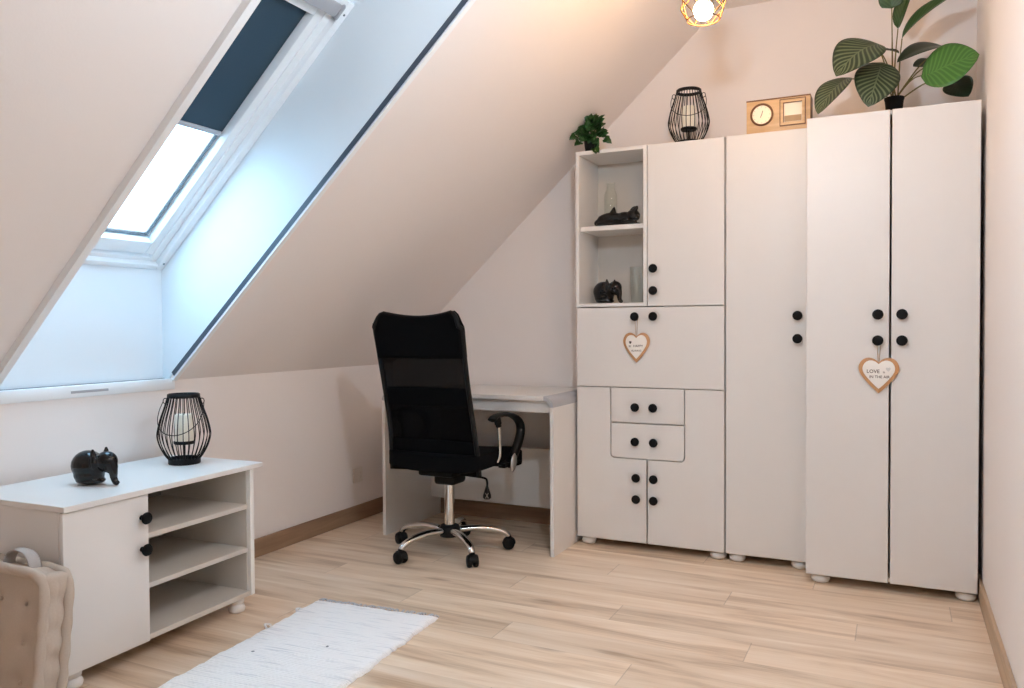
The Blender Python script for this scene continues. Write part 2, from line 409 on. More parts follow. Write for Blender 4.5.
# ------------------------------------------------------------------ roof windows
def roof_window(idx, ya, yb, visible):
    root = empty('window_%d' % idx, (0, ya, K)); struct(root, 'white roof window set deep in the sloped ceiling' if visible else 'roof window further along the slope', 'window')
    s = root.location
    xr = -.048                                # upright lower lining
    zr = K+SL*xr+OFF                          # where it meets the window
    x1 = .93; ztop = K+SL*x1+OFF
    # linings: below, both sides, above
    b = bm_new(); box(b, xr-.03, xr, ya-.03, yb+.03, K-.03, zr+.02); obj('lower_lining', b, 'reveal', root, shift=s)
    prof = [(xr, K-.02), (XT, K+SL*XT), (x1+.03, ztop+.03), (xr, zr+.06)]
    for y, dy in ((ya, -.03), (yb, .03)):
        b = bm_new(); prism(b, prof, (0, y, 0), (1, 0, 0), (0, 0, 1), (0, dy, 0)); obj('side_lining', b, 'reveal', root, shift=s)
    b = bm_new(); A = SP(XT, ya-.03); B_ = Vector((x1, ya-.03, ztop)); d = B_-A
    prism(b, [(0, 0), (1, 0), (1, 1), (0, 1)], A, d, Vector((0, yb-ya+.06, 0)), Vector((.03, 0, .03))); obj('upper_lining', b, 'reveal', root, shift=s)
    # frame and sash lie in the window plane: a up the slope from the lower lining, n outward
    O = Vector((xr, 0, zr)); LA = (Vector((x1, 0, ztop))-O).length
    def bar(bm, a0, a1, y0, y1, n0, n1, bev=.004):
        t = bm_new(); box(t, a0, a1, y0, y1, n0, n1, bev)
        mt = Matrix((( DIR.x, 0, NRM.x, O.x), (0, 1, 0, 0), (DIR.z, 0, NRM.z, O.z), (0, 0, 0, 1)))
        t.transform(mt); me = bpy.data.meshes.new('t'); t.to_mesh(me); t.free(); bm.from_mesh(me); bpy.data.meshes.remove(me)
    def ring(bm, a0, a1, y0, y1, wa, wy, n0, n1):
        bar(bm, a0, a1, y0, y0+wy, n0, n1); bar(bm, a0, a1, y1-wy, y1, n0, n1)
        bar(bm, a0, a0+wa, y0+wy, y1-wy, n0, n1); bar(bm, a1-wa, a1, y0+wy, y1-wy, n0, n1)
    b = bm_new(); ring(b, 0, LA, ya, yb, .024, .034, -.012, .05); ring(b, .012, LA-.01, ya+.03, yb-.03, .03, .036, .012, .10); obj('window_frame', b, 'frame', root, 30, shift=s)
    b = bm_new()
    for y in (ya+.017, yb-.017):
        for a in (.035, LA-.05):
            t = bm_new(); lathe(t, [(.004, 0), (.0045, .002), (.003, .004)], n=10)
            t.transform(Matrix(((DIR.x, 0, -NRM.x, O.x+DIR.x*a-NRM.x*.011), (0, 1, 0, y), (DIR.z, 0, -NRM.z, O.z+DIR.z*a-NRM.z*.011), (0, 0, 0, 1))))
            me = bpy.data.meshes.new('t'); t.to_mesh(me); t.free(); b.from_mesh(me); bpy.data.meshes.remove(me)
    obj('frame_screw', b, 'rubber', root, shift=s, label='dark screw caps')
    sa, sy = .052, .058
    b = bm_new(); ring(b, sa, LA-.05, ya+sy, yb-sy, .062, .042, -.002+.02, .10); obj('sash', b, 'frame', root, 30, shift=s)
    b = bm_new(); ring(b, sa+.062, LA-.112, ya+sy+.042, yb-sy-.042, .016, .018, .06, .10); obj('glazing_bead', b, 'frame', root, 30, shift=s)
    b = bm_new(); ring(b, sa+.066, LA-.116, ya+sy+.050, yb-sy-.050, .004, .005, .052, .06); obj('sash_seal', b, 'rubber', root, shift=s, label='thin dark seal line')
    b = bm_new(); bar(b, sa+.06, LA-.11, ya+sy+.03, yb-sy-.03, .088, .094, 0); obj('glass_pane', b, 'pane', root, shift=s)
    # raised corner bead round the room side of the opening, and a shadow gap behind it
    b = bm_new()
    for y0, y1 in ((ya-.022, ya+.004), (yb-.004, yb+.018)):
        prism(b, [(0, 0), (1, 0), (1, 1), (0, 1)], SP(.004, y0), SP(XT+.02, y0)-SP(.004, y0), Vector((0, y1-y0, 0)), -NRM*(.024 if y0 < ya else .009))
    prism(b, [(0, 0), (1, 0), (1, 1), (0, 1)], SP(XT-.004, ya-.02), SP(XT+.02, ya-.02)-SP(XT-.004, ya-.02), Vector((0, yb-ya+.038, 0)), -NRM*.018)
    obj('corner_bead', b, 'frame', root, shift=s)
    b = bm_new()
    for y, d in ((yb, -.004), (ya, .004)):
        A = SP(.02, y); D = SP(XT, y)-A
        prism(b, [(0, 0), (1, 0), (1, 1), (0, 1)], A-NRM*.002, D, NRM*.022, Vector((0, d, 0)))
    obj('edge_strip', b, 'gap', root, shift=s, label='dark gap strip along the opening edge')
    # sill board
    b = bm_new(); box(b, xr-.005, .008, ya-.02, yb+.012, K-.036, K+.007, .003); sl = obj('window_sill', b, 'frame', root, 30, shift=s)
    b = bm_new(); box(b, xr, xr+.012, ya, yb, K+.0068, K+.0082); obj('sill_gap', b, 'gap', sl, shift=s, label='dark gap line behind the sill')
    if visible:
        b = bm_new(); box(b, .0075, .0095, -2.035, -1.885, K-.020, K-.011, .0008); obj('sill_slot', b, 'deskc', sl, shift=s, label='grey slot in the sill front')
    return O, LA, bar
O1, LA1, bar1 = roof_window(1, *WINS[0], True)


# roller blind on the first window
ya, yb = WINS[0]
bl = empty('roller_blind', (0.3, ya, 1.6), label='slate blue roller blind half lowered over the roof window', cat='blind'); s = bl.location
bar1_ = bar1
b = bm_new(); bar1(b, .655, LA1-.06, ya+.1045, yb-.1045, .050, .0525, 0); obj('blind_cloth', b, 'blind', bl, shift=s)
b = bm_new(); bar1(b, .640, .660, ya+.1045, yb-.1045, .045, .058, .003); obj('bottom_bar', b, 'deskc', bl, 30, shift=s)
b = bm_new(); bar1(b, LA1-.075, LA1-.02, ya+.05, yb-.05, -.02, .04, .012); obj('cassette', b, 'deskc', bl, 30, shift=s)  # this grey puts the cassette's shade into its colour
for y in (yb-.052, ya+.04):
    b = bm_new(); bar1(b, LA1-.079, LA1-.016, y, y+.012, -.024, .044, .008); obj('end_cap', b, 'deskc', bl, 30, shift=s)

# baseboards
BH, BT = .085, .012
b = bm_new(); box(b, 0, BT, YB, 0, 0, BH, .002); struct(obj('baseboard_left', b, 'skirt'), 'brown oak baseboard along the knee wall', 'baseboard')
b = bm_new(); box(b, BT, W-BT, -BT, 0, 0, BH, .002); struct(obj('baseboard_back', b, 'skirtx'), 'brown oak baseboard under the desk', 'baseboard')
b = bm_new(); box(b, W-BT, W, YB, 0, 0, BH, .002); struct(obj('baseboard_right', b, 'skirtr'), 'oak baseboard along the right wall', 'baseboard')

# wall socket
sk = empty('wall_socket', (0, -.356, .25), label='small white wall socket low on the knee wall beside the desk', cat='socket')
b = bm_new(); box(b, 0, .009, -.041, .041, -.041, .041, .004); obj('socket_plate', b, 'socket', sk, 30)
b = bm_new(); lathe(b, [(.024, .009), (.026, .011), (.022, .0115), (.0195, .0025), (.0, .0025)], n=28, axis='X', cap=False); obj('socket_well', b, 'socket', sk, 40)
b = bm_new()
for dy in (-.0095, .0095): lathe(b, [(.0027, .0028), (.0027, .0032)], (0, dy, 0), 10, 'X')
obj('pin_hole', b, 'knob', sk)

# ------------------------------------------------------------------ cabinets
Y1, Y2, ZB, ZT = -.2945, -.4533, .0384, 1.9
XA, XB, XC, XM, XD = 1.2657, 1.9740, 2.3325, 2.6430, 2.9470
FT = .018
def knob(x, y, z, parent, shift, k=1.0):
    b = bm_new()
    lathe(b, [(.0085*k, 0), (.0075*k, .008), (.009*k, .012), (.0185*k, .015), (.0205*k, .019), (.0205*k, .023), (.0185*k, .027), (.012*k, .0285)], (x, y, z), 24, 'Y')
    return obj('knob', b, 'knob', parent, 40, shift=shift)
def feet(xs, ys, root, shift):
    for x in xs:
        for y in ys:
            b = bm_new(); lathe(b, [(.022, 0), (.032, .005), (.036, .014), (.036, .022), (.031, .031), (.022, .0385)], (x, y, 0), 24)
            obj('foot', b, 'rubberfoot', root, 50, shift=shift)
def round_poly(pts, rad, n=5):
    out = []
    for i, p in enumerate(pts):
        r = rad.get(i, 0)
        if not r: out.append(p); continue
        P = Vector(p); a = (Vector(pts[i-1])-P).normalized(); c = (Vector(pts[(i+1) % len(pts)])-P).normalized()
        cen = P+a*r+c*r
        for k in range(n+1):
            t = k/n*math.pi/2
            q = cen-c*r*math.cos(t)-a*r*math.sin(t)
            out.append((q.x, q.y))
    return out
def front(pts, y, name, parent, shift, bev=.003, m='cab', th=FT):
    b = bm_new(); prism(b, pts, (0, y, 0), (1, 0, 0), (0, 0, 1), (0, th, 0), bev); return obj(name, b, m, parent, shift=shift)
def rect(x0, x1, z0, z1): return [(x0, z0), (x1, z0), (x1, z1), (x0, z1)]
G = .0018

# tall combination cabinet (open shelves, flap, drawers, lower doors)
tc = empty('cabinet', ((XA+XB)/2, Y1, 0), label='narrow white cabinet with open shelves above a flap, two drawers and lower doors', cat='cabinet'); s = tc.location
XS = 1.6185                                                        # between open shelves and upper door
b = bm_new(); yb_ = -.012; yf = Y1+FT+.001
box(b, XA, XA+.017, yf, yb_, ZB, 1.152); box(b, XB-.017, XB, yf, yb_, ZB, ZT)
box(b, XA+.017, XB-.017, yf, yb_, ZB, ZB+.017); box(b, XA+.017, XB-.017, yf, yb_, .75, .767)
box(b, XS, XS+.004, yf, yb_, 1.152, ZT); box(b, XS, XB-.017, yf, yb_, ZT-.017, ZT); box(b, XA+.017, XB-.017, yb_-.006, yb_, ZB+.017, 1.152); box(b, XS+.004, XB-.017, yb_-.006, yb_, 1.152, ZT-.017)
obj('carcass', b, 'cab', tc, shift=s)
b = bm_new()                                                       # open shelf box, its edges flush with the doors
box(b, XA, XA+.017, Y1, yb_, 1.152, ZT, .0015); box(b, XS-.018, XS, Y1, yb_, 1.152, ZT, .0015)
box(b, XA+.017, XS-.018, Y1, yb_, ZT-.018, ZT, .0015); box(b, XA+.017, XS-.018, Y1, yb_, 1.152, 1.169, .0015)
obj('shelf_box', b, 'cab', tc, shift=s)
b = bm_new(); box(b, XA+.017, XS-.018, yb_-.012, yb_-.004, 1.169, ZT-.018); obj('back_panel', b, 'cab_shade', tc, shift=s)
b = bm_new(); box(b, XA+.0175, XS-.0185, Y1+.02, yb_-.012, 1.518, 1.5405, .0015); obj('shelf', b, 'cab', tc, shift=s)
d = front(rect(XS+.003, XB-G, 1.1515, ZT-.002), Y1, 'door', tc, s)
for z in (1.325, 1.223): knob(1.652, Y1, z, d, s)
d = front(rect(XA+.003, XB-G, .7715, 1.1475), Y1, 'flap_door', tc, s)
for x in (1.564, 1.652): knob(x, Y1, 1.1035, d, s)
DX0, DX1 = 1.442, 1.792
d = front(rect(DX0, DX1, .6045, .7675), Y1, 'drawer', tc, s)
for x in (1.565, 1.651): knob(x, Y1, .679, d, s)
d = front(round_poly(rect(DX0, DX1, .4365, .5995), {0: .02, 1: .02}), Y1, 'drawer', tc, s)
for x in (1.565, 1.653): knob(x, Y1, .517, d, s)
XH = 1.617; g = .0042
d = front(round_poly([(XA+.003, ZB), (XH-g*.8, ZB), (XH-g*.8, .4365-g), (DX0-g, .4365-g), (DX0-g, .7675), (XA+.003, .7675)], {3: .022}), Y1, 'door', tc, s)
for z in (.347, .247): knob(1.569, Y1, z, d, s)
d = front(round_poly([(XH+g*.8, ZB), (XB-G, ZB), (XB-G, .7675), (DX1+g, .7675), (DX1+g, .4365-g), (XH+g*.8, .4365-g)], {4: .022}), Y1, 'door', tc, s)
for z in (.347, .247): knob(1.653, Y1, z, d, s)
feet((XA+.048, XB-.036), (Y1+.045, -.06), tc, s)

# single door cabinet
sc = empty('cabinet', ((XB+XC)/2, Y1, 0), label='tall white single door cabinet between the open shelves and the double wardrobe', cat='cabinet'); s = sc.location
b = bm_new(); X0, X1 = XB+.004, XC-.003
box(b, X0, X0+.017, yf, yb_, ZB, ZT); box(b, X1-.017, X1, yf, yb_, ZB, ZT); box(b, X0+.017, X1-.017, yf, yb_, ZB, ZB+.017); box(b, X0+.017, X1-.017, yf, yb_, ZT-.017, ZT); box(b, X0+.017, X1-.017, yb_-.006, yb_, ZB+.017, ZT-.017)
obj('carcass', b, 'cab', sc, shift=s)
d = front(rect(XB+.006, XC-.004, ZB, ZT-.001), Y1, 'door', sc, s)
for z in (1.101, 1.002): knob(2.284, Y1, z, d, s)
feet((X0+.045, X1-.04), (Y1+.045, -.06), sc, s)

# double wardrobe
wd = empty('wardrobe', ((XC+XD)/2, Y2, 0), label='deep white two door wardrobe in the right corner', cat='wardrobe'); s = wd.location
b = bm_new(); X0, X1 = XC+.001, XD; yf2 = Y2+FT+.001
box(b, X0, X0+.018, yf2, yb_, ZB, ZT); box(b, X1-.018, X1, yf2, yb_, ZB, ZT); box(b, X0+.018, X1-.018, yf2, yb_, ZB, ZB+.018); box(b, X0+.018, X1-.018, yf2, yb_, ZT-.018, ZT)
box(b, X0+.018, X1-.018, yb_-.006, yb_, ZB+.018, ZT-.018); box(b, XM-.009, XM+.009, yf2+.22, yb_-.006, ZB+.018, ZT-.018)
obj('carcass', b, 'cab', wd, shift=s)
d = front(rect(XC+.0005, XM-.0038, ZB, ZT-.001), Y2, 'door', wd, s)
for z in (1.100, .998): knob(2.5995, Y2, z, d, s)
d = front(rect(XM+.0038, XD, ZB, ZT-.001), Y2, 'door', wd, s)
for z in (1.100, .998): knob(2.6845, Y2, z, d, s)
feet((XC+.055, XD-.036), (Y2+.045, -.06), wd, s)

# ------------------------------------------------------------------ hanging hearts
def heart_pts(w, h, n=40, cleft=1.0):
    # cut wooden heart: round lobes, shallow cleft, nearly straight sides to a blunt point
    half = smooth_path([(0, .30, 0), (.10, .385, 0), (.25, .425, 0), (.40, .36, 0), (.485, .20, 0), (.47, .04, 0), (.38, -.12, 0), (.25, -.285, 0), (.12, -.43, 0), (0, -.545, 0)], 4)
    pts = [(p.x, p.y) for p in half]+[(-p.x, p.y) for p in reversed(half[1:-1])]
    xs = [p[0] for p in pts]; ys = [p[1] for p in pts]; cy = (max(ys)+min(ys))/2
    return [(p[0]/(max(xs)-min(xs))*w, (p[1]-cy)/(max(ys)-min(ys))*h) for p in pts]
def letters(txt, size, x, z, y, parent, shift, m='ink', sx=1.0):
    cu = bpy.data.curves.new('lettering', 'FONT'); cu.body = txt; cu.size = size; cu.extrude = .0002; cu.align_x = 'CENTER'; cu.resolution_u = 2; cu.offset = size*.012
    o = bpy.data.objects.new('lettering', cu); COL.objects.link(o)
    dg = bpy.context.evaluated_depsgraph_get(); me = bpy.data.meshes.new_from_object(o.evaluated_get(dg)); bpy.data.objects.remove(o)
    me.transform(Matrix.Diagonal((sx, 1, 1, 1)))
    me.transform(Matrix.Translation((x, y, z)) @ Matrix.Rotation(math.pi/2, 4, 'X'))
    me.transform(Matrix.Translation(-Vector(shift)))
    me.materials.clear(); me.materials.append(M[m])
    o = bpy.data.objects.new('lettering', me); COL.objects.link(o); o.parent = parent; return o
def heart(x, z, y, w, h, lines, label, zk, yk, cord_dx, deco):
    root = empty('hanging_heart', (x, y, z), label=label, cat='ornament', group='wooden hearts hung from the knobs'); s = root.location
    P = heart_pts(w, h)
    b = bm_new(); prism(b, [(u+x, v+z) for u, v in P], (0, y, 0), (1, 0, 0), (0, 0, 1), (0, .008, 0), .0015); obj('heart_board', b, 'heart', root, 40, shift=s)
    b = bm_new(); prism(b, [(u*.80+x, v*.80+z+h*.025) for u, v in P], (0, y-.003, 0), (1, 0, 0), (0, 0, 1), (0, .0028, 0), .0008); pl = obj('plaque', b, 'white_print', root, 40, shift=s)
    for txt, size, dx, dz in lines: letters(txt, size, x+dx, z+dz, y-.0034, pl, s)
    dx, dz, k, m = deco
    b = bm_new(); prism(b, [(u*k+x+dx, v*k+z+dz) for u, v in P], (0, y-.0034, 0), (1, 0, 0), (0, 0, 1), (0, .0006, 0)); obj('printed_heart', b, m, pl, shift=s)
    b = bm_new(); top = z+h*.34
    for q in (-1, 1):
        tube(b, smooth_path([(x+q*.0015, y+.004, top-.004), (x+q*cord_dx*.5, (y+yk)/2, (top+zk)/2), (x+q*cord_dx, yk, zk), ], 4), .0011, 6)
    tube(b, [(x-cord_dx, yk, zk), (x-cord_dx*.6, yk, zk+.007), (x, yk, zk+.0085), (x+cord_dx*.6, yk, zk+.007), (x+cord_dx, yk, zk)], .0011, 6)
    obj('cord', b, 'cord', root, 60, shift=s)
    return root
heart(1.570, .958, Y1-.0105, .128, .140, [('BE', .0115, -.030, .003), ('HAPPY', .0155, .010, .003), ('ALWAYS', .0125, .001, -.018)],
      'wooden heart with white plaque hanging from the flap knob of the shelf cabinet', 1.1035, Y1-.010, .0082, (-.028, .024, .10, 'inkdark'))
heart(2.603, .860, Y2-.0105, .146, .140, [('LOVE', .0195, -.020, .010), ('is', .012, .019, .010), ('IN THE AIR', .0148, .003, -.010)],
      'wooden heart with white plaque hanging from the left wardrobe door', .998, Y2-.010, .0082, (.034, .024, .12, 'inkpale'))

# ------------------------------------------------------------------ desk
DL, DR, DY, DZ = .311, 1.2555, -.557, .738
dk = empty('desk', ((DL+DR)/2, DY, 0), label='white desk with grey rounded edges standing under the slope', cat='desk'); s = dk.location
rc = .05; th = .018
b = bm_new(); box(b, DL+rc, DR-rc, DY, -.016, DZ-.020, DZ, .001); obj('desktop', b, 'cab', dk, shift=s)
for sx, xo in ((1, DR), (-1, DL)):
    b = bm_new(); x0, x1 = sorted((xo, xo-sx*th)); box(b, x0, x1, DY, -.016, 0, DZ-rc, .001); obj('side_panel', b, 'cab', dk, shift=s)
    pts = []; cx_, cz_ = xo-sx*rc, DZ-rc
    for k in range(9): t = k/8*math.pi/2; pts.append((cx_+sx*rc*math.sin(t), cz_+rc*math.cos(t)))
    for k in range(8, -1, -1): t = k/8*math.pi/2; pts.append((cx_+sx*(rc-.020)*math.sin(t), cz_+(rc-.020)*math.cos(t)))
    b = bm_new(); prism(b, pts, (0, DY-.001, 0), (1, 0, 0), (0, 0, 1), (0, -.016-DY, 0)); obj('curved_corner', b, 'deskc', dk, 40, shift=s, label='grey rounded corner strip')
b = bm_new(); box(b, DL+th+.002, DR-th-.002, DY+.025, DY+.043, .660, DZ-.021, .002); obj('drawer_front', b, 'cab', dk, shift=s)
b = bm_new(); box(b, DL+th+.01, DR-th-.01, DY+.043, -.15, .663, .673); obj('drawer_base', b, 'cab_shade', dk, shift=s)
b = bm_new(); box(b, DL+th, DR-th, -.118, -.10, .115, .42, .001); obj('modesty_panel', b, 'cab', dk, shift=s)

# ------------------------------------------------------------------ low media cabinet
tv = empty('low_cabinet', (.4919, -1.6508, 0), .0346, 'low white cabinet with door and open shelves under the roof window', 'cabinet')
L = -.7774; MY = -.4775; z0, zt = .0578, .5507; D = -.455
b = bm_new(); box(b, D, -.018, -.018, 0, z0, zt-.018, .001); obj('side_panel', b, 'cab_shade', tv)
b = bm_new(); box(b, -.018, 0, -.016, 0.004, z0, zt-.018, .0015); obj('edge_strip', b, 'edge', tv)
b = bm_new(); box(b, D, -.019, L, L+.018, z0, zt-.018, .001); obj('side_panel', b, 'cab', tv)
b = bm_new(); box(b, D, -.019, MY-.012, MY+.006, z0+.018, zt-.018, .001); obj('divider', b, 'cab', tv)
b = bm_new(); box(b, D, -.002, L+.018, -.018, z0, z0+.018, .0015); obj('bottom_panel', b, 'cab_shade', tv)
b = bm_new(); box(b, D, D+.006, L+.018, -.018, z0+.018, zt-.018); obj('back_panel', b, 'back_shade', tv)
for z in (.229, .391):
    b = bm_new(); box(b, D+.006, -.012, MY+.006, -.018, z-.008, z+.009, .0015); obj('shelf', b, 'cab_shade', tv)
b = bm_new(); box(b, D-.012, .012, L-.005, .042, zt-.018, zt, .002); obj('tabletop', b, 'cab', tv)
b = bm_new(); box(b, -.018, 0, L, MY-.001, z0-.003, zt-.021, .002); d = obj('door', b, 'cab', tv, 35)
for z in (.459, .358):
    b = bm_new(); lathe(b, [(.0085, 0), (.0075, .010), (.010, .014), (.0175, .018), (.0195, .023), (.0175, .028), (.010, .031)], (0, MY-.028, z), 24, 'X'); obj('knob', b, 'knob', d, 40)
for x in (-.04, D+.05):
    for y in (L+.05, -.05):
        b = bm_new(); lathe(b, [(.020, 0), (.028, .004), (.031, .016), (.027, .028), (.022, .032), (.026, .036), (.028, .046), (.024, .0578)], (x, y, 0), 24); obj('foot', b, 'rubberfoot', tv, 50)

# ------------------------------------------------------------------ lanterns and candles
def make_lantern(loc, rz, label):
    root = empty('lantern', loc, rz, label, 'lantern', 'black wire candle lanterns')
    root.scale = (.92, .92, .97)
    prof = [(.060, .018), (.075, .038), (.092, .070), (.102, .105), (.101, .130), (.090, .175), (.074, .220), (.061, .262)]
    pp = smooth_path([(r, 0, z) for r, z in prof], 4)
    b = bm_new(); n = 30
    for k in range(n):
        t = 2*math.pi*k/n
        tube(b, [(p.x*math.cos(t), p.x*math.sin(t), p.z) for p in pp], .0019, 6)
    obj('wire_cage', b, 'blackwire', root, 80)
    b = bm_new(); lathe(b, [(.060, 0), (.0625, .002), (.0625, .022), (.060, .024), (.056, .022), (.054, .006), (.0, .006)], cap=False); obj('base_ring', b, 'blackwire', root, 40)
    b = bm_new(); lathe(b, [(.058, .256), (.0625, .257), (.0635, .262), (.0625, .270), (.060, .272), (.057, .268)], cap=False, n=40)
    lathe(b, [(.057, .268), (.056, .262), (.058, .256)], cap=False, n=40); obj('top_ring', b, 'blackwire', root, 60)
    b = bm_new(); lathe(b, [(.004, .006), (.004, .074), (.038, .076), (.041, .08), (.041, .087), (.038, .089), (.037, .085), (.0, .085)], cap=False); obj('candle_plate', b, 'blackwire', root, 40)
    for q in (-1, 1):
        b = bm_new(); tube(b, [(q*(.074+.009*math.cos(a)), 0, .243+.011*math.sin(a)) for a in [2*math.pi*k/12 for k in range(12)]], .0018, 6, closed=True)
        obj('ear', b, 'blackwire', root, 80)
    hp = [(-.082, 0, .243), (-.088, -.03, .206), (-.080, -.066, .165), (-.048, -.100, .134), (0, -.114, .122), (.048, -.100, .134), (.080, -.066, .165), (.088, -.03, .206), (.082, 0, .243)]
    b = bm_new(); tube(b, smooth_path(hp, 5), .0016, 6); obj('handle', b, 'blackwire', root, 80)
    return root
def make_candle(loc, label):
    root = empty('candle', loc, 0, label, 'candle', 'white pillar candles in the lanterns')
    b = bm_new(); lathe(b, [(.0, 0), (.032, 0), (.033, .002), (.033, .098), (.030, .102), (.02, .098), (.0, .097)], cap=False, n=28); obj('wax', b, 'candle', root, 40)
    b = bm_new(); tube(b, [(0, 0, .096), (.001, 0, .104), (.003, 0, .110)], .0012, 6); obj('wick', b, 'knob', root)
    return root
def on_tv(x, y): return (x, y, zt)
LX, LY = .250, -1.752
make_lantern((LX, LY, zt), R(28), 'black wire lantern standing on the low cabinet under the window')
make_candle((LX, LY, zt+.083), 'white candle in the lantern on the low cabinet')
make_lantern((1.783, -.165, ZT), R(12), 'black wire lantern on top of the shelf cabinet')
make_candle((1.783, -.165, ZT+.083), 'cream candle inside the lantern on top of the shelf cabinet')

# ------------------------------------------------------------------ black ceramic animals
def blob(name, balls, tubes, m, loc, rz, label, cat, group=None, vox=.0028, scale=1):
    b = bm_new()
    for c, r in balls: ball(b, c, r)
    for pts, rs in tubes: 
        pp = smooth_path([(p[0], p[1], p[2]) for p in pts], 5); n = len(pp)
        rr = [rs[min(len(rs)-1, int(i/(n-1)*(len(rs)-1)))]*(1-(i/(n-1)*(len(rs)-1))%1)+rs[min(len(rs)-1, int(i/(n-1)*(len(rs)-1))+1)]*((i/(n-1)*(len(rs)-1))%1) for i in range(n)]
        tube(b, pp, rr, 12)
    o = obj(name, b, m)
    r = o.modifiers.new('r', 'REMESH'); r.mode = 'VOXEL'; r.voxel_size = vox
    sm = o.modifiers.new('s', 'SMOOTH'); sm.iterations = 6; sm.factor = .5
    apply_mods(o)
    zm = min(v.co.z for v in o.data.vertices)
    o.data.transform(Matrix.Diagonal((scale, scale, scale, 1)) @ Matrix.Translation((0, 0, -zm)))
    o.location = loc; o.rotation_euler = (0, 0, rz)
    tag(o, label, cat, group); return o
EL_B = [((-.030, 0, .060), (.056, .046, .050)), ((-.026, 0, .030), (.052, .042, .032)), ((-.020, 0, .012), (.050, .040, .014)), ((.004, 0, .062), (.034, .036, .040)),
        ((.044, 0, .076), (.036, .032, .034)), ((.056, 0, .060), (.022, .020, .022)),
        ((.020, .030, .078), (.011, .010, .026)), ((.020, -.030, .078), (.011, .010, .026)),
        ((.062, .025, .056), (.005, .004, .008)), ((.062, -.025, .056), (.005, .004, .008))]
EL_T = [([(.064, 0, .066), (.070, 0, .042), (.072, 0, .024), (.079, 0, .010), (.090, -.004, .009)], [.019, .014, .011, .010, .008]),
        ([(.016, -.026, .085), (.017, -.028, .104), (.016, -.029, .120)], [.011, .009, .003]), ([(.016, .026, .085), (.017, .028, .104), (.016, .029, .120)], [.011, .009, .003]),
        ([(-.082, 0, .066), (-.088, 0, .052), (-.086, 0, .034)], [.007, .005, .005])]
blob('elephant_figurine', EL_B, EL_T, 'ceramic', (.312, -2.168, zt), R(10), 'glossy black elephant figurine on the low cabinet', 'figurine', 'black elephant figurines')
blob('elephant_figurine', EL_B, EL_T, 'ceramic', (1.385, -.165, 1.169), R(-22), 'glossy black elephant figurine in the lower open shelf', 'figurine', 'black elephant figurines')
LYB = [((-.03, 0, .040), (.075, .034, .036)), ((.04, 0, .040), (.05, .034, .036)), ((-.085, 0, .026), (.034, .026, .022)), ((.084, -.010, .052), (.036, .030, .030)),
       ((.100, -.026, .040), (.022, .018, .017)), ((-.05, -.026, .018), (.05, .018, .016)), ((.07, -.034, .014), (.046, .014, .013)), ((.07, .03, .014), (.046, .014, .013))]
LYT = [([(-.022, 0, .060), (-.018, 0, .085), (-.013, 0, .104)], [.022, .013, .003]),
       ([(.070, .012, .07), (.082, .014, .09), (.096, .014, .1)], [.016, .012, .004]), ([(.090, -.02, .07), (.104, -.022, .088), (.110, -.022, .098)], [.014, .011, .004])]
blob('animal_figurine', LYB, LYT, 'ceramic', (1.438, -.185, 1.5405), R(2), 'long glossy black lying animal figurine on the upper open shelf', 'figurine', scale=.98)

# glass vases
def vase(loc, prof, label):
    b = bm_new(); lathe(b, prof, n=32, cap=False)
    o = obj('glass_vase', b, 'vase', smooth=50); o.location = loc; tag(o, label, 'vase', 'clear glass vases on the shelves'); return o
vase((1.372, -.085, 1.5405), [(0, .004), (.030, .004), (.032, .006), (.032, .175), (.022, .200), (.020, .225), (.023, .235), (.0215, .235), (.0185, .225), (.0205, .199), (.030, .174), (.030, .010), (0, .010)][::1],
     'clear glass bottle vase behind the lying figurine on the upper shelf')
vase((1.528, -.125, 1.169), [(0, .0), (.034, .0), (.036, .003), (.042, .09), (.044, .18), (.042, .18), (.040, .09), (.034, .008), (0, .008)],
     'clear glass tumbler vase beside the elephant in the lower shelf')

# ------------------------------------------------------------------ wooden clock on the middle cabinet
ck = empty('table_clock', (2.2, -.235, ZT), label='pale wooden clock box with round dial and square window on cabinet top', cat='clock'); s = ck.location
cx0, cx1, cz0, cz1, cyf, cyb = 2.066, 2.330, ZT, 2.045, -.282, -.200
b = bm_new(); box(b, cx0, cx1, cyf, cyb, cz0, cz1-.006, .002); obj('case', b, 'clock', ck, 30, shift=s)
b = bm_new(); box(b, cx0-.001, cx1+.001, cyf-.001, cyb+.001, cz1-.006, cz1, .001); box(b, cx1, cx1+.002, cyf+.004, cyb, cz0+.002, cz1-.006); obj('edge_veneer', b, 'clockdark', ck, shift=s, label='dark brown top and side edge')
b = bm_new(); c1 = (2.131, cyf, 1.978)
lathe(b, [(.037, 0), (.0485, .001), (.049, .006), (.047, .008), (.043, .008), (.040, .004)], c1, 40, 'Y', cap=False); dial = obj('dial_rim', b, 'clockdark', ck, 50, shift=s)
b = bm_new(); lathe(b, [(.0, .002), (.041, .002)], c1, 40, 'Y', cap=False); obj('dial_face', b, 'dial', dial, shift=s)
b = bm_new()
for k in range(12):
    a = k*math.pi/6; u = Vector((math.sin(a), 0, math.cos(a)))
    tube(b, [Vector(c1)+u*.032+Vector((0, -.0028, 0)), Vector(c1)+u*.037+Vector((0, -.0028, 0))], .0006, 5)
tube(b, [Vector(c1)+Vector((0, -.0035, 0)), Vector(c1)+Vector((.004, -.0035, .017))], .0011, 5); tube(b, [Vector(c1)+Vector((0, -.004, 0)), Vector(c1)+Vector((-.006, -.004, -.012))], .0011, 5)
obj('clock_hand', b, 'inkdark', dial, shift=s)
b = bm_new(); wx0, wx1, wz0, wz1 = 2.209, 2.309, 1.922, 2.030
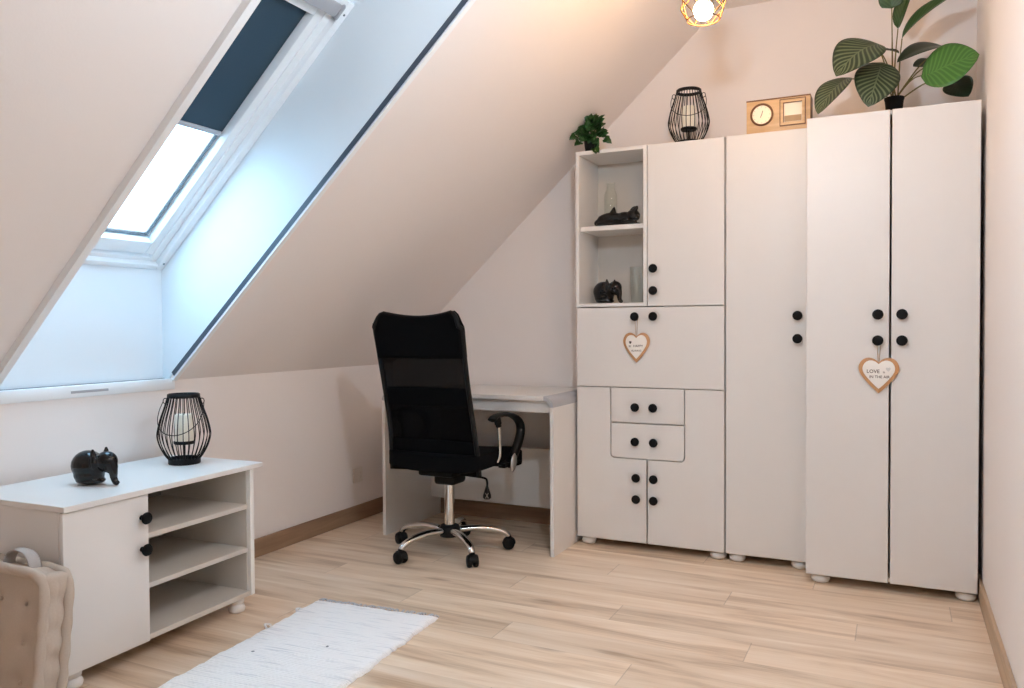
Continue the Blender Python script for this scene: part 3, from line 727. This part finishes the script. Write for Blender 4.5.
for q in ((wx0, wx1, wz1-.012, wz1), (wx0, wx1, wz0, wz0+.012), (wx0, wx0+.012, wz0+.012, wz1-.012), (wx1-.012, wx1, wz0+.012, wz1-.012)): box(b, q[0], q[1], cyf-.008, cyf+.001, q[2], q[3], .0015)
wf = obj('window_rim', b, 'clock', ck, 30, shift=s)
b = bm_new()
for q in ((wx0-.003, wx1+.003, wz1, wz1+.003), (wx0-.003, wx1+.003, wz0-.003, wz0), (wx0-.003, wx0, wz0, wz1), (wx1, wx1+.003, wz0, wz1), (wx0+.012, wx1-.012, wz1-.0145, wz1-.012), (wx0+.012, wx0+.0145, wz0+.012, wz1-.0145)): box(b, q[0], q[1], cyf-.0088, cyf+.001, q[2], q[3])
obj('rim_line_shade', b, 'clockdark', wf, shift=s, label='thin dark brown lines round the window and painted shade inside its rim')  # outer lines edge the rim, inner ones paint the shade inside it
b = bm_new(); box(b, wx0+.012, wx1-.012, cyf-.002, cyf, wz0+.012, wz1-.012); obj('dial_face', b, 'dial', wf, shift=s)
b = bm_new(); box(b, wx0+.016, wx1-.014, cyf-.0035, cyf-.0022, wz0+.014, wz0+.040, .0005); obj('lower_scale', b, 'cord', wf, shift=s)

# ------------------------------------------------------------------ plants
def add_leaf(name, root, shift, base, tip, width, nrm, m, sag=.0, fold=.15, tipsharp=1.0, nu=18, nv=10, cup=0, blunt=.42, wave=.0, lobe=0):
    base, tip, nrm = Vector(base), Vector(tip), Vector(nrm).normalized()
    d = tip-base; ln = d.length; dn = d.normalized()
    side = dn.cross(nrm).normalized(); nn = side.cross(dn).normalized()
    b = bm_new(); uvl = b.loops.layers.uv.new('UVMap'); grid = []
    for i in range(nu+1):
        u = i/nu
        w = width/2*(math.sin(math.pi*u**blunt_exp(blunt))**.72 if 0 < u < 1 else 0.0)
        row = []
        for j in range(nv+1):
            v = j/nv*2-1
            back = -lobe*ln*(abs(v)**1.5)*(1-u)**3           # lobes reach behind the stalk
            p = base+d*u+dn*back+side*(w*v)+nn*(sag*ln*4*u*(1-u)*1.0+fold*w*abs(v)+wave*ln*math.sin(u*16+v*2)*abs(v)-cup*w*v*v)
            row.append(b.verts.new(p))
        grid.append(row)
    for i in range(nu):
        for j in range(nv):
            f = b.faces.new((grid[i][j], grid[i+1][j], grid[i+1][j+1], grid[i][j+1]))
            for lp, (a, c) in zip(f.loops, ((i, j), (i+1, j), (i+1, j+1), (i, j+1))): lp[uvl].uv = (a/nu, c/nv)
    bmesh.ops.remove_doubles(b, verts=b.verts, dist=1e-6)
    o = obj(name, b, m, root, 180, shift=shift)
    sd = o.modifiers.new('thickness', 'SOLIDIFY'); sd.thickness = .0009
    return o
def blunt_exp(bl): return math.log(.5)/math.log(bl)      # puts the widest place at u = bl

CAM = dict(c=Vector((2.6702, -3.9134, 1.0605)), yaw=.4505, pitch=-.022, roll=-.0051, f=797.8276, cyp=344-.5638)
def cam_axes():
    y, p, r = CAM['yaw'], CAM['pitch'], CAM['roll']
    f = Vector((-math.sin(y)*math.cos(p), math.cos(y)*math.cos(p), math.sin(p))); rt = Vector((math.cos(y), math.sin(y), 0)); up = rt.cross(f)
    return rt*math.cos(r)+up*math.sin(r), -rt*math.sin(r)+up*math.cos(r), f
RT, UP, FW = cam_axes()

# broad-leaved striped plant: leaf base, leaf tip (x, y, z in the room), width, facing, leaf kind
PX, PY = 2.652, -.255
cp = empty('potted_calathea', (PX, PY, ZT), label='broad striped leaf houseplant in black pot on top of the wardrobe', cat='plant'); s = cp.location
b = bm_new(); lathe(b, [(.026, 0), (.028, .002), (.036, .082), (.038, .084), (.038, .092), (.034, .092), (.032, .080), (0, .078)], (PX, PY, ZT), 28, cap=False); obj('pot', b, 'pot', cp, 40, shift=s)
b = bm_new(); lathe(b, [(.0325, .078), (.02, .082), (0, .083)], (PX, PY, ZT), 20, cap=False); obj('soil', b, 'soil', cp, 60, shift=s)
def at(u, v, y):                                          # a place in the room read from a measured picture point and its depth
    d = RT*((u-512)/CAM['f'])-UP*((v-CAM['cyp'])/CAM['f'])+FW
    return CAM['c']+d*((y-CAM['c'].y)/d.y)
LEAVES = [ # base(u,v,y)      tip(u,v,y)      width  normal         mat    kw
 ((881, 66, -.33), (868, 106.5, -.43), .170, (.15, -1, .25), 'leafd', dict(sag=.10, fold=.10, blunt=.42, lobe=.1)),
 ((880, 44, -.36), (836, 76, -.46), .200, (-.05, -.9, .6), 'leafd', dict(sag=.16, fold=.12, blunt=.46)),
 ((849, 77, -.38), (818, 114, -.48), .125, (-.4, -.9, .4), 'leafd', dict(sag=.10, fold=.2, blunt=.45)),
 ((880, 50, -.30), (899, 53, -.24), .055, (0, -.5, .9), 'leafx', dict(sag=.06, fold=.3)),
 ((891.8, 8, -.30), (889, -40, -.36), .095, (.0, -1, -.1), 'leafm', dict(sag=-.05, fold=.2, blunt=.25)),
 ((898, 28, -.26), (916, -18, -.34), .075, (-.75, -.5, -.2), 'leafm', dict(sag=.05, fold=.45, blunt=.4)),
 ((902, 38, -.28), (955, -6, -.40), .085, (-.45, -.65, .55), 'leafm', dict(sag=.08, fold=.35, blunt=.4)),
 ((944, 46, -.20), (897, 62, -.32), .110, (.1, -.6, .85), 'leafx', dict(sag=.10, fold=.15, blunt=.4)),
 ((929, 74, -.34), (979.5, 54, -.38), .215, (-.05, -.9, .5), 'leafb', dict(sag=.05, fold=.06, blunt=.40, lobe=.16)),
 ((951, 80, -.24), (968.5, 96, -.30), .110, (.1, -1, .1), 'leafx', dict(sag=.05, fold=.1, blunt=.4)),
 ((936, 62, -.17), (913, 66, -.22), .08, (.1, -.7, .7), 'leafx', dict(sag=.05, fold=.1, blunt=.45)),
]
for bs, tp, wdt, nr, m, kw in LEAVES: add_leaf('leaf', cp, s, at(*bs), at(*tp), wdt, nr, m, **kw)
STEMS = [((881, 66, -.33), .3), ((878, 46, -.36), .5), ((848, 78, -.38), .4), ((880, 50, -.30), .6), ((891.8, 8, -.30), .8), ((898, 28, -.26), .7), ((902, 38, -.28), .6),
         ((944, 46, -.20), .3), ((929, 74, -.34), .3), ((951, 80, -.24), .3), ((936, 62, -.17), .3)]
for i, (p, k) in enumerate(STEMS):
    q = at(*p); o_ = Vector((PX+.012*math.cos(i*2.1), PY+.012*math.sin(i*2.1), ZT+.075)); mid = o_.lerp(q, .55)+Vector((0, 0, .03+.03*k*0))
    b = bm_new(); tube(b, smooth_path([o_, mid, q], 6), [.0028]*7+[.0022]*6, 6); obj('stem', b, 'stem', cp, 80, shift=s)

# ivy
IX, IY = 1.325, -.235
iv = empty('potted_ivy', (IX, IY, ZT), label='small trailing ivy in a black pot on top of the shelf cabinet', cat='plant'); s = iv.location
b = bm_new(); lathe(b, [(.027, 0), (.029, .002), (.036, .058), (.038, .06), (.038, .066), (.034, .066), (.032, .054), (0, .052)], (IX, IY, ZT), 24, cap=False); obj('pot', b, 'pot', iv, 40, shift=s)
b = bm_new(); lathe(b, [(.0325, .052), (.02, .056), (0, .057)], (IX, IY, ZT), 20, cap=False); obj('soil', b, 'soil', iv, 60, shift=s)
rnd = random.Random(11)
lf = bm_new(); st = bm_new()
def ivy_leaf(bm, p, dirv, nrm, size):
    d = Vector(dirv).normalized(); n_ = Vector(nrm).normalized(); sd = d.cross(n_).normalized(); n_ = sd.cross(d)
    out = [(0, 0), (-.1, .38), (.2, .52), (.42, .34), (.62, .30), (1.0, 0), (.62, -.30), (.42, -.34), (.2, -.52), (-.1, -.38)]
    c = bm.verts.new(p+d*size*.35-n_*size*.06)
    vs = [bm.verts.new(p+d*size*u+sd*size*v+n_*size*(.10*abs(v)-.22*u*u)) for u, v in out]
    for i in range(len(vs)): bm.faces.new((c, vs[i], vs[(i+1) % len(vs)]))
vines = [(-.085, -.02, .120), (-.075, -.035, .085), (-.06, .0, .15), (-.02, -.01, .175), (.0, -.04, .165), (.03, -.02, .172), (.05, .0, .14), (.07, -.03, .10), (.088, -.03, .055), (.03, -.06, .06), (-.02, -.06, .07), (.038, -.055, .0), (-.05, -.05, .06), (.01, -.055, .10)]
for k, (dx, dy, dz) in enumerate(vines):
    o_ = Vector((IX, IY, ZT+.055)); e_ = Vector((IX+.008+dx*.84, IY+dy, ZT+(dz*.86 if dz > .02 else dz))); mid = o_.lerp(e_, .5)+Vector((0, -.005, .045))
    path = smooth_path([o_, mid, e_], 5); tube(st, path, .0011, 5)
    for p in path[3:]:
        for q in range(1):
            dv = (e_-o_).normalized()+Vector((rnd.uniform(-.8, .8), rnd.uniform(-.9, .2), rnd.uniform(-1.0, .3)))
            ivy_leaf(lf, p+Vector((rnd.uniform(-.01, .01), rnd.uniform(-.012, .008), rnd.uniform(-.006, .012))), dv, (rnd.uniform(-.5, .5), -1+rnd.uniform(-.2, .5), rnd.uniform(.1, .9)), rnd.uniform(.030, .045))
o = obj('foliage', lf, 'ivy', iv, 180, shift=s); sd = o.modifiers.new('thickness', 'SOLIDIFY'); sd.thickness = .0006
obj('vine', st, 'brownstem', iv, 80, shift=s)

# ------------------------------------------------------------------ office chair
CX, CY = .768, -.668
ch = empty('office_chair', (CX, CY, 0), label='black high back mesh office chair with chrome star base at the desk', cat='chair'); s = ch.location
BXc, BW = .790, .228                                   # back centre and half width
bprof = smooth_path([(0, -.987, 1.126), (0, -.965, 1.03), (0, -.935, .90), (0, -.900, .76), (0, -.862, .60), (0, -.845, .50), (0, -.835, .405)], 8)
def back_pt(u, t, dy=0):
    """u -1..1 across, t 0..1 down the back"""
    f = t*(len(bprof)-1); i = min(int(f), len(bprof)-2); p = bprof[i].lerp(bprof[i+1], f-i)
    wv = BW*(1-.05*math.sin(math.pi*min(1, t*1.1))-.06*max(0, 1-t/.16)**1.5)
    return Vector((BXc+u*wv, p.y+dy-.030*u*u*(1)+.030, p.z))
def top_z(u, t):                                       # the top edge dips in the middle and is rounded at the corners
    a = abs(u); return -.021*(1-min(1, a/.80)**2)*(1-t)**6 - (.058*max(0, (a-.80)/.20)**2.2)*max(0, 1-t*7)
def back_sheet(name, t0, t1, m, dy=0, thick=.012, u0=-1, u1=1, nu=24, nt=14, label=None):
    b = bm_new(); g_ = []
    for i in range(nt+1):
        t = t0+(t1-t0)*i/nt; row = []
        for j in range(nu+1):
            u = u0+(u1-u0)*j/nu; p = back_pt(u, t, dy); p.z += top_z(u, t); row.append(b.verts.new(p))
        g_.append(row)
    for i in range(nt):
        for j in range(nu): b.faces.new((g_[i][j], g_[i+1][j], g_[i+1][j+1], g_[i][j+1]))
    o = obj(name, b, m, ch, 180, shift=s, label=label)
    sd = o.modifiers.new('thickness', 'SOLIDIFY'); sd.thickness = thick; sd.offset = 0
    return o
back_sheet('headrest', 0.0, .300, 'blackfabric', thick=.034)
back_sheet('back_mesh', .29, .92, 'net', thick=.002, label='see-through black net')
back_sheet('lumbar_band', .465, .555, 'blackfabric', dy=.004, thick=.016)
back_sheet('lower_back', .74, 1.0, 'blackfabric', dy=.004, thick=.020)
fr = []
for i in range(0, 25): fr.append(back_pt(-1, 1-i/24*.87))
for u in (-1, -.985, -.96, -.92, -.87, -.8, -.7, -.55, -.35, -.15, 0, .15, .35, .55, .7, .8, .87, .92, .96, .985, 1): p = back_pt(u, .0); p.z += top_z(u, 0)-.006; fr.append(p)
for i in range(0, 25): fr.append(back_pt(1, .13+i/24*.87))
b = bm_new(); tube(b, fr, .011, 10); obj('back_frame', b, 'blackplastic', ch, 180, shift=s)
# seat: thick upholstered cushion with a waterfall front
b = bm_new(); box(b, BXc-.245, BXc+.245, -.865, -.395, .405, .488)
bmesh.ops.subdivide_edges(b, edges=b.edges, cuts=6, use_grid_fill=True)
for v in b.verts:
    u = (v.co.x-BXc)/.245; t = (v.co.y+.63)/.235; zz = (v.co.z-.4465)/.0415
    if t > .3: v.co.z -= .045*((t-.3)/.7)**2
    v.co.z += .012*(u*u) if zz > 0 else 0
    if zz < 0: v.co.z += .022*abs(u)**4
o = obj('seat', b, 'blackfabric', ch, 180, shift=s)
sb = o.modifiers.new('s', 'SUBSURF'); sb.levels = 2; sb.render_levels = 2
# arms
for q in (1, -1):
    xa = BXc+q*.262
    pts = [(-.775, .646), (-.752, .657), (-.700, .661), (-.640, .658), (-.575, .646), (-.515, .622), (-.482, .590), (-.482, .550), (-.515, .500), (-.565, .450), (-.600, .412)]
    b = bm_new(); pp = smooth_path([(xa, y, z) for y, z in pts], 5); n = len(pp)
    tube(b, pp, [.011+.012*min(1, max(0, (i/n-.38)/.3))-.008*max(0, (i/n-.85)/.15) for i in range(n)], 12, up=(1, 0, 0), flat=.021); arm = obj('armrest', b, 'blackplastic', ch, 180, shift=s)
    b = bm_new(); tube(b, [(xa, -.728, .658), (xa, -.715, .622)], .016, 14); tube(b, [(xa, -.715, .622), (xa, -.710, .610)], .013, 14); obj('post_collar', b, 'blackplastic', arm, 60, shift=s)
    b = bm_new(); tube(b, smooth_path([(xa, -.712, .620), (xa-q*.002, -.700, .555), (xa-q*.006, -.690, .480), (xa-q*.02, -.686, .445)], 5), .0085, 12); obj('chrome_post', b, 'chrome', arm, 60, shift=s, label='chrome armrest post')
    b = bm_new(); lathe(b, [(0, -.004), (.012, -.004), (.017, .004), (.014, .011), (.0, .013)], (0, 0, 0), 24, 'X', cap=False)
    b.transform(Matrix.Translation((xa+q*.016, -.600, .430)) @ Matrix.Rotation(R(-20), 4, 'X') @ Matrix.Diagonal((q, 1.3, 2.6, 1))); obj('arm_cap', b, 'silver', arm, 60, shift=s, label='silver arm cover')
    b = bm_new(); box(b, *sorted((xa-q*.03, xa+q*.006)), -.66, -.52, .412, .432, .004); obj('arm_bracket', b, 'blackplastic', arm, shift=s)
# mechanism, column, base
b = bm_new(); box(b, CX-.09, CX+.09, -.80, -.55, .375, .412, .01); box(b, CX-.055, CX+.055, CY-.055, CY+.07, .322, .382, .016, 3); obj('tilt_mechanism', b, 'blackplastic', ch, 40, shift=s)
b = bm_new(); lathe(b, [(.0245, .125), (.0245, .318), (.0265, .318), (.0265, .332), (.02, .332)], (CX, CY, 0), 28); obj('gas_column', b, 'chrome', ch, 40, shift=s, label='chrome gas column')
b = bm_new(); lp = smooth_path([(CX+.045, CY-.03, .376), (CX+.15, CY-.040, .374), (CX+.212, CY-.046, .371), (CX+.226, CY-.048, .358), (CX+.226, CY-.048, .325)], 5); tube(b, lp, .005, 10); lv = obj('tilt_lever', b, 'blackplastic', ch, 80, shift=s)
b = bm_new(); lathe(b, [(.006, .338), (.010, .325), (.018, .300), (.019, .288), (.013, .281), (.004, .280)], (CX+.226, CY-.048, -.004), 16); obj('lever_handle', b, 'blackplastic', lv, 60, shift=s)
b = bm_new(); hx, hy, hz = CX+.226, CY-.048, .296
for a, c in (((-.007, .012), (.007, -.012)), ((-.007, -.012), (.007, .012))):
    tube(b, [Vector((hx, hy, hz))+RT*a[0]-FW*.0195+Vector((0, 0, a[1])), Vector((hx, hy, hz))+RT*c[0]-FW*.0195+Vector((0, 0, c[1]))], .0016, 6)
obj('lever_glint', b, 'silver', lv, shift=s, label='small silver cross standing for a glint on the lever handle')  # glint on the handle modelled as a silver cross
b = bm_new(); lathe(b, [(.030, .070), (.046, .074), (.050, .085), (.050, .115), (.042, .126), (.030, .130)], (CX, CY, 0), 28); obj('base_hub', b, 'blackplastic', ch, 40, shift=s)
for k in range(5):
    a = R(-118+72*k+7); d = Vector((math.cos(a), math.sin(a), 0)); c0 = Vector((CX, CY, 0))
    b = bm_new(); pts = [c0+d*.04+Vector((0, 0, .105)), c0+d*.13+Vector((0, 0, .108)), c0+d*.21+Vector((0, 0, .098)), c0+d*.262+Vector((0, 0, .080)), c0+d*.280+Vector((0, 0, .060))]
    pp = smooth_path(pts, 5); tube(b, pp, [.023-.009*i/len(pp) for i in range(len(pp))], 12, up=(0, 0, 1), flat=.014); lg = obj('base_leg', b, 'chrome', ch, 180, shift=s, label='chrome base arm')
    rot = random.Random(k+3).uniform(0, 3.1) if k not in (0,) else 1.2
    cc = c0+d*.282; w = Vector((math.cos(rot), math.sin(rot), 0))
    b = bm_new()
    for q in (-1, 1):
        t = bm_new(); lathe(t, [(.0, -.011), (.019, -.011), (.0265, -.008), (.028, -.002), (.028, .004), (.0255, .010), (.018, .012), (.0, .012)], n=24, axis='X', cap=False)
        t.transform(Matrix.Translation(cc+w*q*.0135+Vector((0, 0, .028))) @ Matrix.Rotation(rot, 4, 'Z') @ Matrix.Diagonal((q, 1, 1, 1)))
        me = bpy.data.meshes.new('t'); t.to_mesh(me); t.free(); b.from_mesh(me); bpy.data.meshes.remove(me)
    cs = obj('caster', b, 'blackplastic', lg, 50, shift=s)
    b = bm_new(); t = bm_new(); lathe(t, [(.026, -.012), (.031, -.012), (.031, .012), (.026, .012)], n=24, axis='X', cap=False)
    for v in list(t.verts):
        if v.co.z < -.002: t.verts.remove(v)
    t.transform(Matrix.Translation(cc+Vector((0, 0, .028))) @ Matrix.Rotation(rot, 4, 'Z') @ Matrix.Diagonal((1.1, 1, 1, 1)))
    me = bpy.data.meshes.new('t'); t.to_mesh(me); t.free(); b.from_mesh(me); bpy.data.meshes.remove(me)
    lathe(b, [(.011, .050), (.011, .066)], cc, 14)
    obj('caster_hood', b, 'blackplastic', lg, 50, shift=s)

# ------------------------------------------------------------------ rag rug
rg = empty('rug', (.962, -2.093, 0), R(4.3), 'white woven rag rug with fringed end on the floor', 'rug')
b = bm_new(); nu, nv = 48, 110; wx, wy = .258, .63; top = []; bot = []
for j in range(nv+1):
    rt_, rb_ = [], []
    for i in range(nu+1):
        u = i/nu*2-1; v = j/nv*2-1
        eX = .010*noise.noise(Vector((1.7*math.copysign(1, u), v*9, 0)))*abs(u)**6+.006*noise.noise(Vector((math.copysign(3, u), v*34, 5)))*abs(u)**8
        eY = .012*noise.noise(Vector((u*6, math.copysign(2, v), 3)))*abs(v)**6
        x, y = u*wx+eX, v*wy+eY
        bumpz = .0035*noise.noise(Vector((x*5, y*38, 1)))+.004*max(0, noise.noise(Vector((x*3.5, y*4, 7))))
        edge = max(0, (max(abs(u), abs(v))-.965)/.035)
        z = .012*(1-.6*edge**2)+bumpz*(1-edge)
        rt_.append(b.verts.new((x, y, max(.004, z)))); rb_.append(b.verts.new((x, y, .001)))
    top.append(rt_); bot.append(rb_)
for j in range(nv):
    for i in range(nu):
        b.faces.new((top[j][i], top[j][i+1], top[j+1][i+1], top[j+1][i])); b.faces.new((bot[j][i], bot[j+1][i], bot[j+1][i+1], bot[j][i+1]))
for j in range(nv):
    b.faces.new((top[j][0], top[j+1][0], bot[j+1][0], bot[j][0])); b.faces.new((top[j][nu], bot[j][nu], bot[j+1][nu], top[j+1][nu]))
for i in range(nu):
    b.faces.new((top[0][i], bot[0][i], bot[0][i+1], top[0][i+1])); b.faces.new((top[nv][i], top[nv][i+1], bot[nv][i+1], bot[nv][i]))
bmesh.ops.recalc_face_normals(b, faces=b.faces)
obj('woven_field', b, 'rug', rg, 60)
rnd = random.Random(5)
for e in (1, -1):
    b = bm_new()
    for i in range(34):
        x = -wx+.01+i*(2*wx-.02)/33+rnd.uniform(-.004, .004); ln = rnd.uniform(.008, .022)
        tube(b, smooth_path([(x, e*(wy-.008), .010), (x+rnd.uniform(-.006, .006), e*(wy+ln*.5), .010), (x+rnd.uniform(-.01, .01), e*(wy+ln), .004)], 3), .0032, 6)
    obj('fringe', b, 'fringe', rg, 80, label='short grey fringe knots')['kind'] = 'stuff'
for (x, y, rr) in ((-wx+.004, .33, .02), (-wx+.006, .50, .014)):
    b = bm_new(); tube(b, smooth_path([(x, y-.012, .008), (x-rr*.5, y-rr*.3, .014), (x-rr, y+.006, .013), (x-rr*.5, y+.018, .010), (x, y+.012, .008)], 4), .004, 8)
    obj('loose_loop', b, 'rug', rg, 80)

# ------------------------------------------------------------------ tufted floor cushion leaning on the low cabinet
cu = empty('floor_cushion', (.418, -2.548, 0.0), R(1), 'beige tufted floor cushion leaning against the end of the low cabinet', 'cushion')
tilt = R(-6)
S2, TH = .188, .036
b = bm_new(); box(b, -S2, S2, -TH, TH, 0, 2*S2)
bmesh.ops.subdivide_edges(b, edges=[e for e in b.edges], cuts=23, use_grid_fill=True)
tufts = [(-.10, .085), (.01, .085), (.115, .085), (-.10, .19), (.01, .19), (.115, .19), (-.10, .295), (.01, .295), (.115, .295)]
for v in b.verts:
    x, y, z = v.co; sy = 1 if y > 0 else -1
    if abs(abs(y)-TH) < 1e-4:
        pil = .016*(1-(abs(x)/S2)**4)*(1-(abs(z-S2)/S2)**4)
        dm = sum(.030*math.exp(-math.hypot(x-a, z-c)/.024) for a, c in tufts)
        v.co.y += sy*(pil-dm+.003*noise.noise(Vector((x*22, z*22, sy))))
    else:                                            # side walls bulge between the stitches
        t = abs(y)/TH; run = z if abs(abs(x)-S2) < 1e-4 else x
        k = .018*(1-t**2)*abs(math.sin(run*math.pi/.075))-.006*(1-t)
        if abs(abs(x)-S2) < 1e-4: v.co.x += math.copysign(k, x)
        else: v.co.z += math.copysign(k, z-S2)
def tiltm(bm): bm.transform(Matrix.Translation((0, 0, .014)) @ Matrix.Rotation(tilt, 4, 'X'))
tiltm(b); o = obj('cushion_body', b, 'cushion', cu, 180); sb = o.modifiers.new('s', 'SUBSURF'); sb.levels = 1; sb.render_levels = 1
b = bm_new()
for sy in (-1, 1):
    loop = []; per = 4*2*S2; n = 150
    for i in range(n):
        q = i/n*4; sd = int(q); f = (q-sd)*2-1; e = S2+.004; rr = .03
        x, z = [(f*e, -e), (e, f*e), (-f*e, e), (-e, -f*e)][sd]
        m_ = max(abs(x), abs(z)); l2 = (abs(x/e)**8+abs(z/e)**8)**(1/8)
        loop.append(Vector((x/l2, sy*TH, z/l2+S2)))
    tube(b, loop, [.0145+.0014*math.sin(i*.84)+.003*noise.noise(Vector((i*.31, sy*3, 0))) for i in range(n)], 10, closed=True)
tiltm(b); obj('rolled_edge', b, 'cushion', cu, 180)
b = bm_new(); hp = smooth_path([(-.02, 0, 2*S2-.012), (-.012, 0, 2*S2+.03), (.02, 0, 2*S2+.05), (.065, 0, 2*S2+.045), (.09, 0, 2*S2+.02), (.098, 0, 2*S2-.012)], 5)
tube(b, hp, .019, 12, up=(0, 0, 1), flat=.0045); 
tiltm(b); obj('carry_handle', b, 'handle', cu, 180, label='grey fabric carry strap')
b = bm_new()
tb = bm_new()
for a, c in tufts:
    b = bm_new(); ball(b, (a, -TH+.004, c), (.006, .004, .006), 12, 8); tiltm(b); obj('tuft_knot', b, 'cushion', cu, 180)

# ------------------------------------------------------------------ pendant lamp
LPX, LPY, LPZ = 2.062, -1.13, 2.145
pl = empty('pendant_lamp', (LPX, LPY, H), label='gold wire cage pendant lamp with lit round bulb', cat='lamp'); s = pl.location
b = bm_new(); lathe(b, [(.05, H-.002), (.05, H-.018), (.044, H-.026), (.006, H-.028)], (LPX, LPY, 0), 28); obj('ceiling_rose', b, 'gold', pl, 40, shift=s)
b = bm_new(); tube(b, [(LPX, LPY, H-.024), (LPX, LPY, LPZ+.115)], .003, 8); obj('cord', b, 'blackplastic', pl, 60, shift=s)
b = bm_new(); lathe(b, [(.006, LPZ+.12), (.019, LPZ+.112), (.021, LPZ+.06), (.017, LPZ+.052)], (LPX, LPY, 0), 20); obj('lamp_holder', b, 'gold', pl, 40, shift=s)
b = bm_new(); ball(b, (LPX, LPY, LPZ), .034, 28, 16); lathe(b, [(.018, LPZ+.025), (.014, LPZ+.042), (.013, LPZ+.055)], (LPX, LPY, 0), 20, cap=False); obj('bulb', b, 'bulb', pl, 60, shift=s, label='glowing round bulb')
b = bm_new(); n = 6
rings = [(.055, LPZ-.032, 0), (.085, LPZ+.022, .5), (.056, LPZ+.078, 0), (.024, LPZ+.112, .5)]
tube(b, [(LPX+.055*math.cos(2*math.pi*k/36), LPY+.055*math.sin(2*math.pi*k/36), LPZ-.032) for k in range(36)], .0022, 8, closed=True)
def rp(j, k): r, z, o_ = rings[j]; a = 2*math.pi*(k+o_)/n+.3; return Vector((LPX+r*math.cos(a), LPY+r*math.sin(a), z))
for k in range(n):
    for j in range(3):
        tube(b, [rp(j, k), rp(j+1, k)], .002, 8)
        tube(b, [rp(j, k), rp(j+1, k-1 if rings[j][2] == 0 else k+1)], .002, 8)
obj('wire_cage', b, 'gold', pl, 60, shift=s)
p2 = copy_tree(pl); p2.location = (2.25, -2.33, H)          # added unseen twin further forward on the ceiling, a second light for the room
p2['label'] = 'added unseen gold wire cage pendant lamp nearer the camera on a longer cord'
pl['label'] = 'gold wire cage pendant lamp with lit round bulb hanging near the tall cabinets'
pl['group'] = p2['group'] = 'wire cage pendant lamps'
for c_ in p2.children:
    if c_.name.startswith('cord'): c_.scale.z = 1.5        # a longer cord
    elif not c_.name.startswith('ceiling_rose'): c_.location.z -= .15
    if c_.name.startswith('bulb'): c_.data = c_.data.copy(); c_.data.materials[0] = M['bulb2']

# ------------------------------------------------------------------ daylight
SKY = 10.4
w = bpy.data.worlds.new('overcast_sky'); SC.world = w; w.use_nodes = True
n = w.node_tree.nodes; l = w.node_tree.links; bg = n['Background']; bg.inputs['Strength'].default_value = SKY
tcn = n.new('ShaderNodeTexCoord'); sp = n.new('ShaderNodeSeparateXYZ'); l.new(tcn.outputs['Generated'], sp.inputs[0])
nz = n.new('ShaderNodeTexNoise'); nz.inputs['Scale'].default_value = 3.2; nz.inputs['Detail'].default_value = 5; l.new(tcn.outputs['Generated'], nz.inputs['Vector'])
cr = n.new('ShaderNodeValToRGB'); cr.color_ramp.elements[0].position = .38; cr.color_ramp.elements[1].position = .62
cr.color_ramp.elements[0].color = (.46, .78, 1.12, 1); cr.color_ramp.elements[1].color = (.54, .85, 1.12, 1)
l.new(nz.outputs['Fac'], cr.inputs['Fac'])
# overcast, a little darker towards the horizon
el = n.new('ShaderNodeMapRange'); el.inputs['From Min'].default_value = -.1; el.inputs['From Max'].default_value = .8; el.inputs['To Min'].default_value = .55; el.inputs['To Max'].default_value = 1.1
l.new(sp.outputs[2], el.inputs['Value'])
sc_ = n.new('ShaderNodeVectorMath'); sc_.operation = 'SCALE'; l.new(cr.outputs['Color'], sc_.inputs[0]); l.new(el.outputs[0], sc_.inputs['Scale'])
l.new(sc_.outputs[0], bg.inputs['Color'])

# ------------------------------------------------------------------ camera and view
cam = bpy.data.cameras.new('camera'); co = bpy.data.objects.new('camera', cam); COL.objects.link(co); SC.camera = co
cam.sensor_width = 36; cam.lens = CAM['f']/1024*36; cam.clip_start = .02
Z_ = -FW
co.matrix_world = Matrix(((RT.x, UP.x, Z_.x, CAM['c'].x), (RT.y, UP.y, Z_.y, CAM['c'].y), (RT.z, UP.z, Z_.z, CAM['c'].z), (0, 0, 0, 1)))
SC.view_settings.view_transform = 'Standard'; SC.view_settings.look = 'None'; SC.view_settings.gamma = 1; SC.view_settings.use_curve_mapping = False
SC.view_settings.exposure = 0.12
SC.cycles.max_bounces = 14; SC.cycles.diffuse_bounces = 8; SC.cycles.transparent_max_bounces = 16
SC.cycles.sample_clamp_indirect = 8
SC.cycles.caustics_reflective = False; SC.cycles.caustics_refractive = False
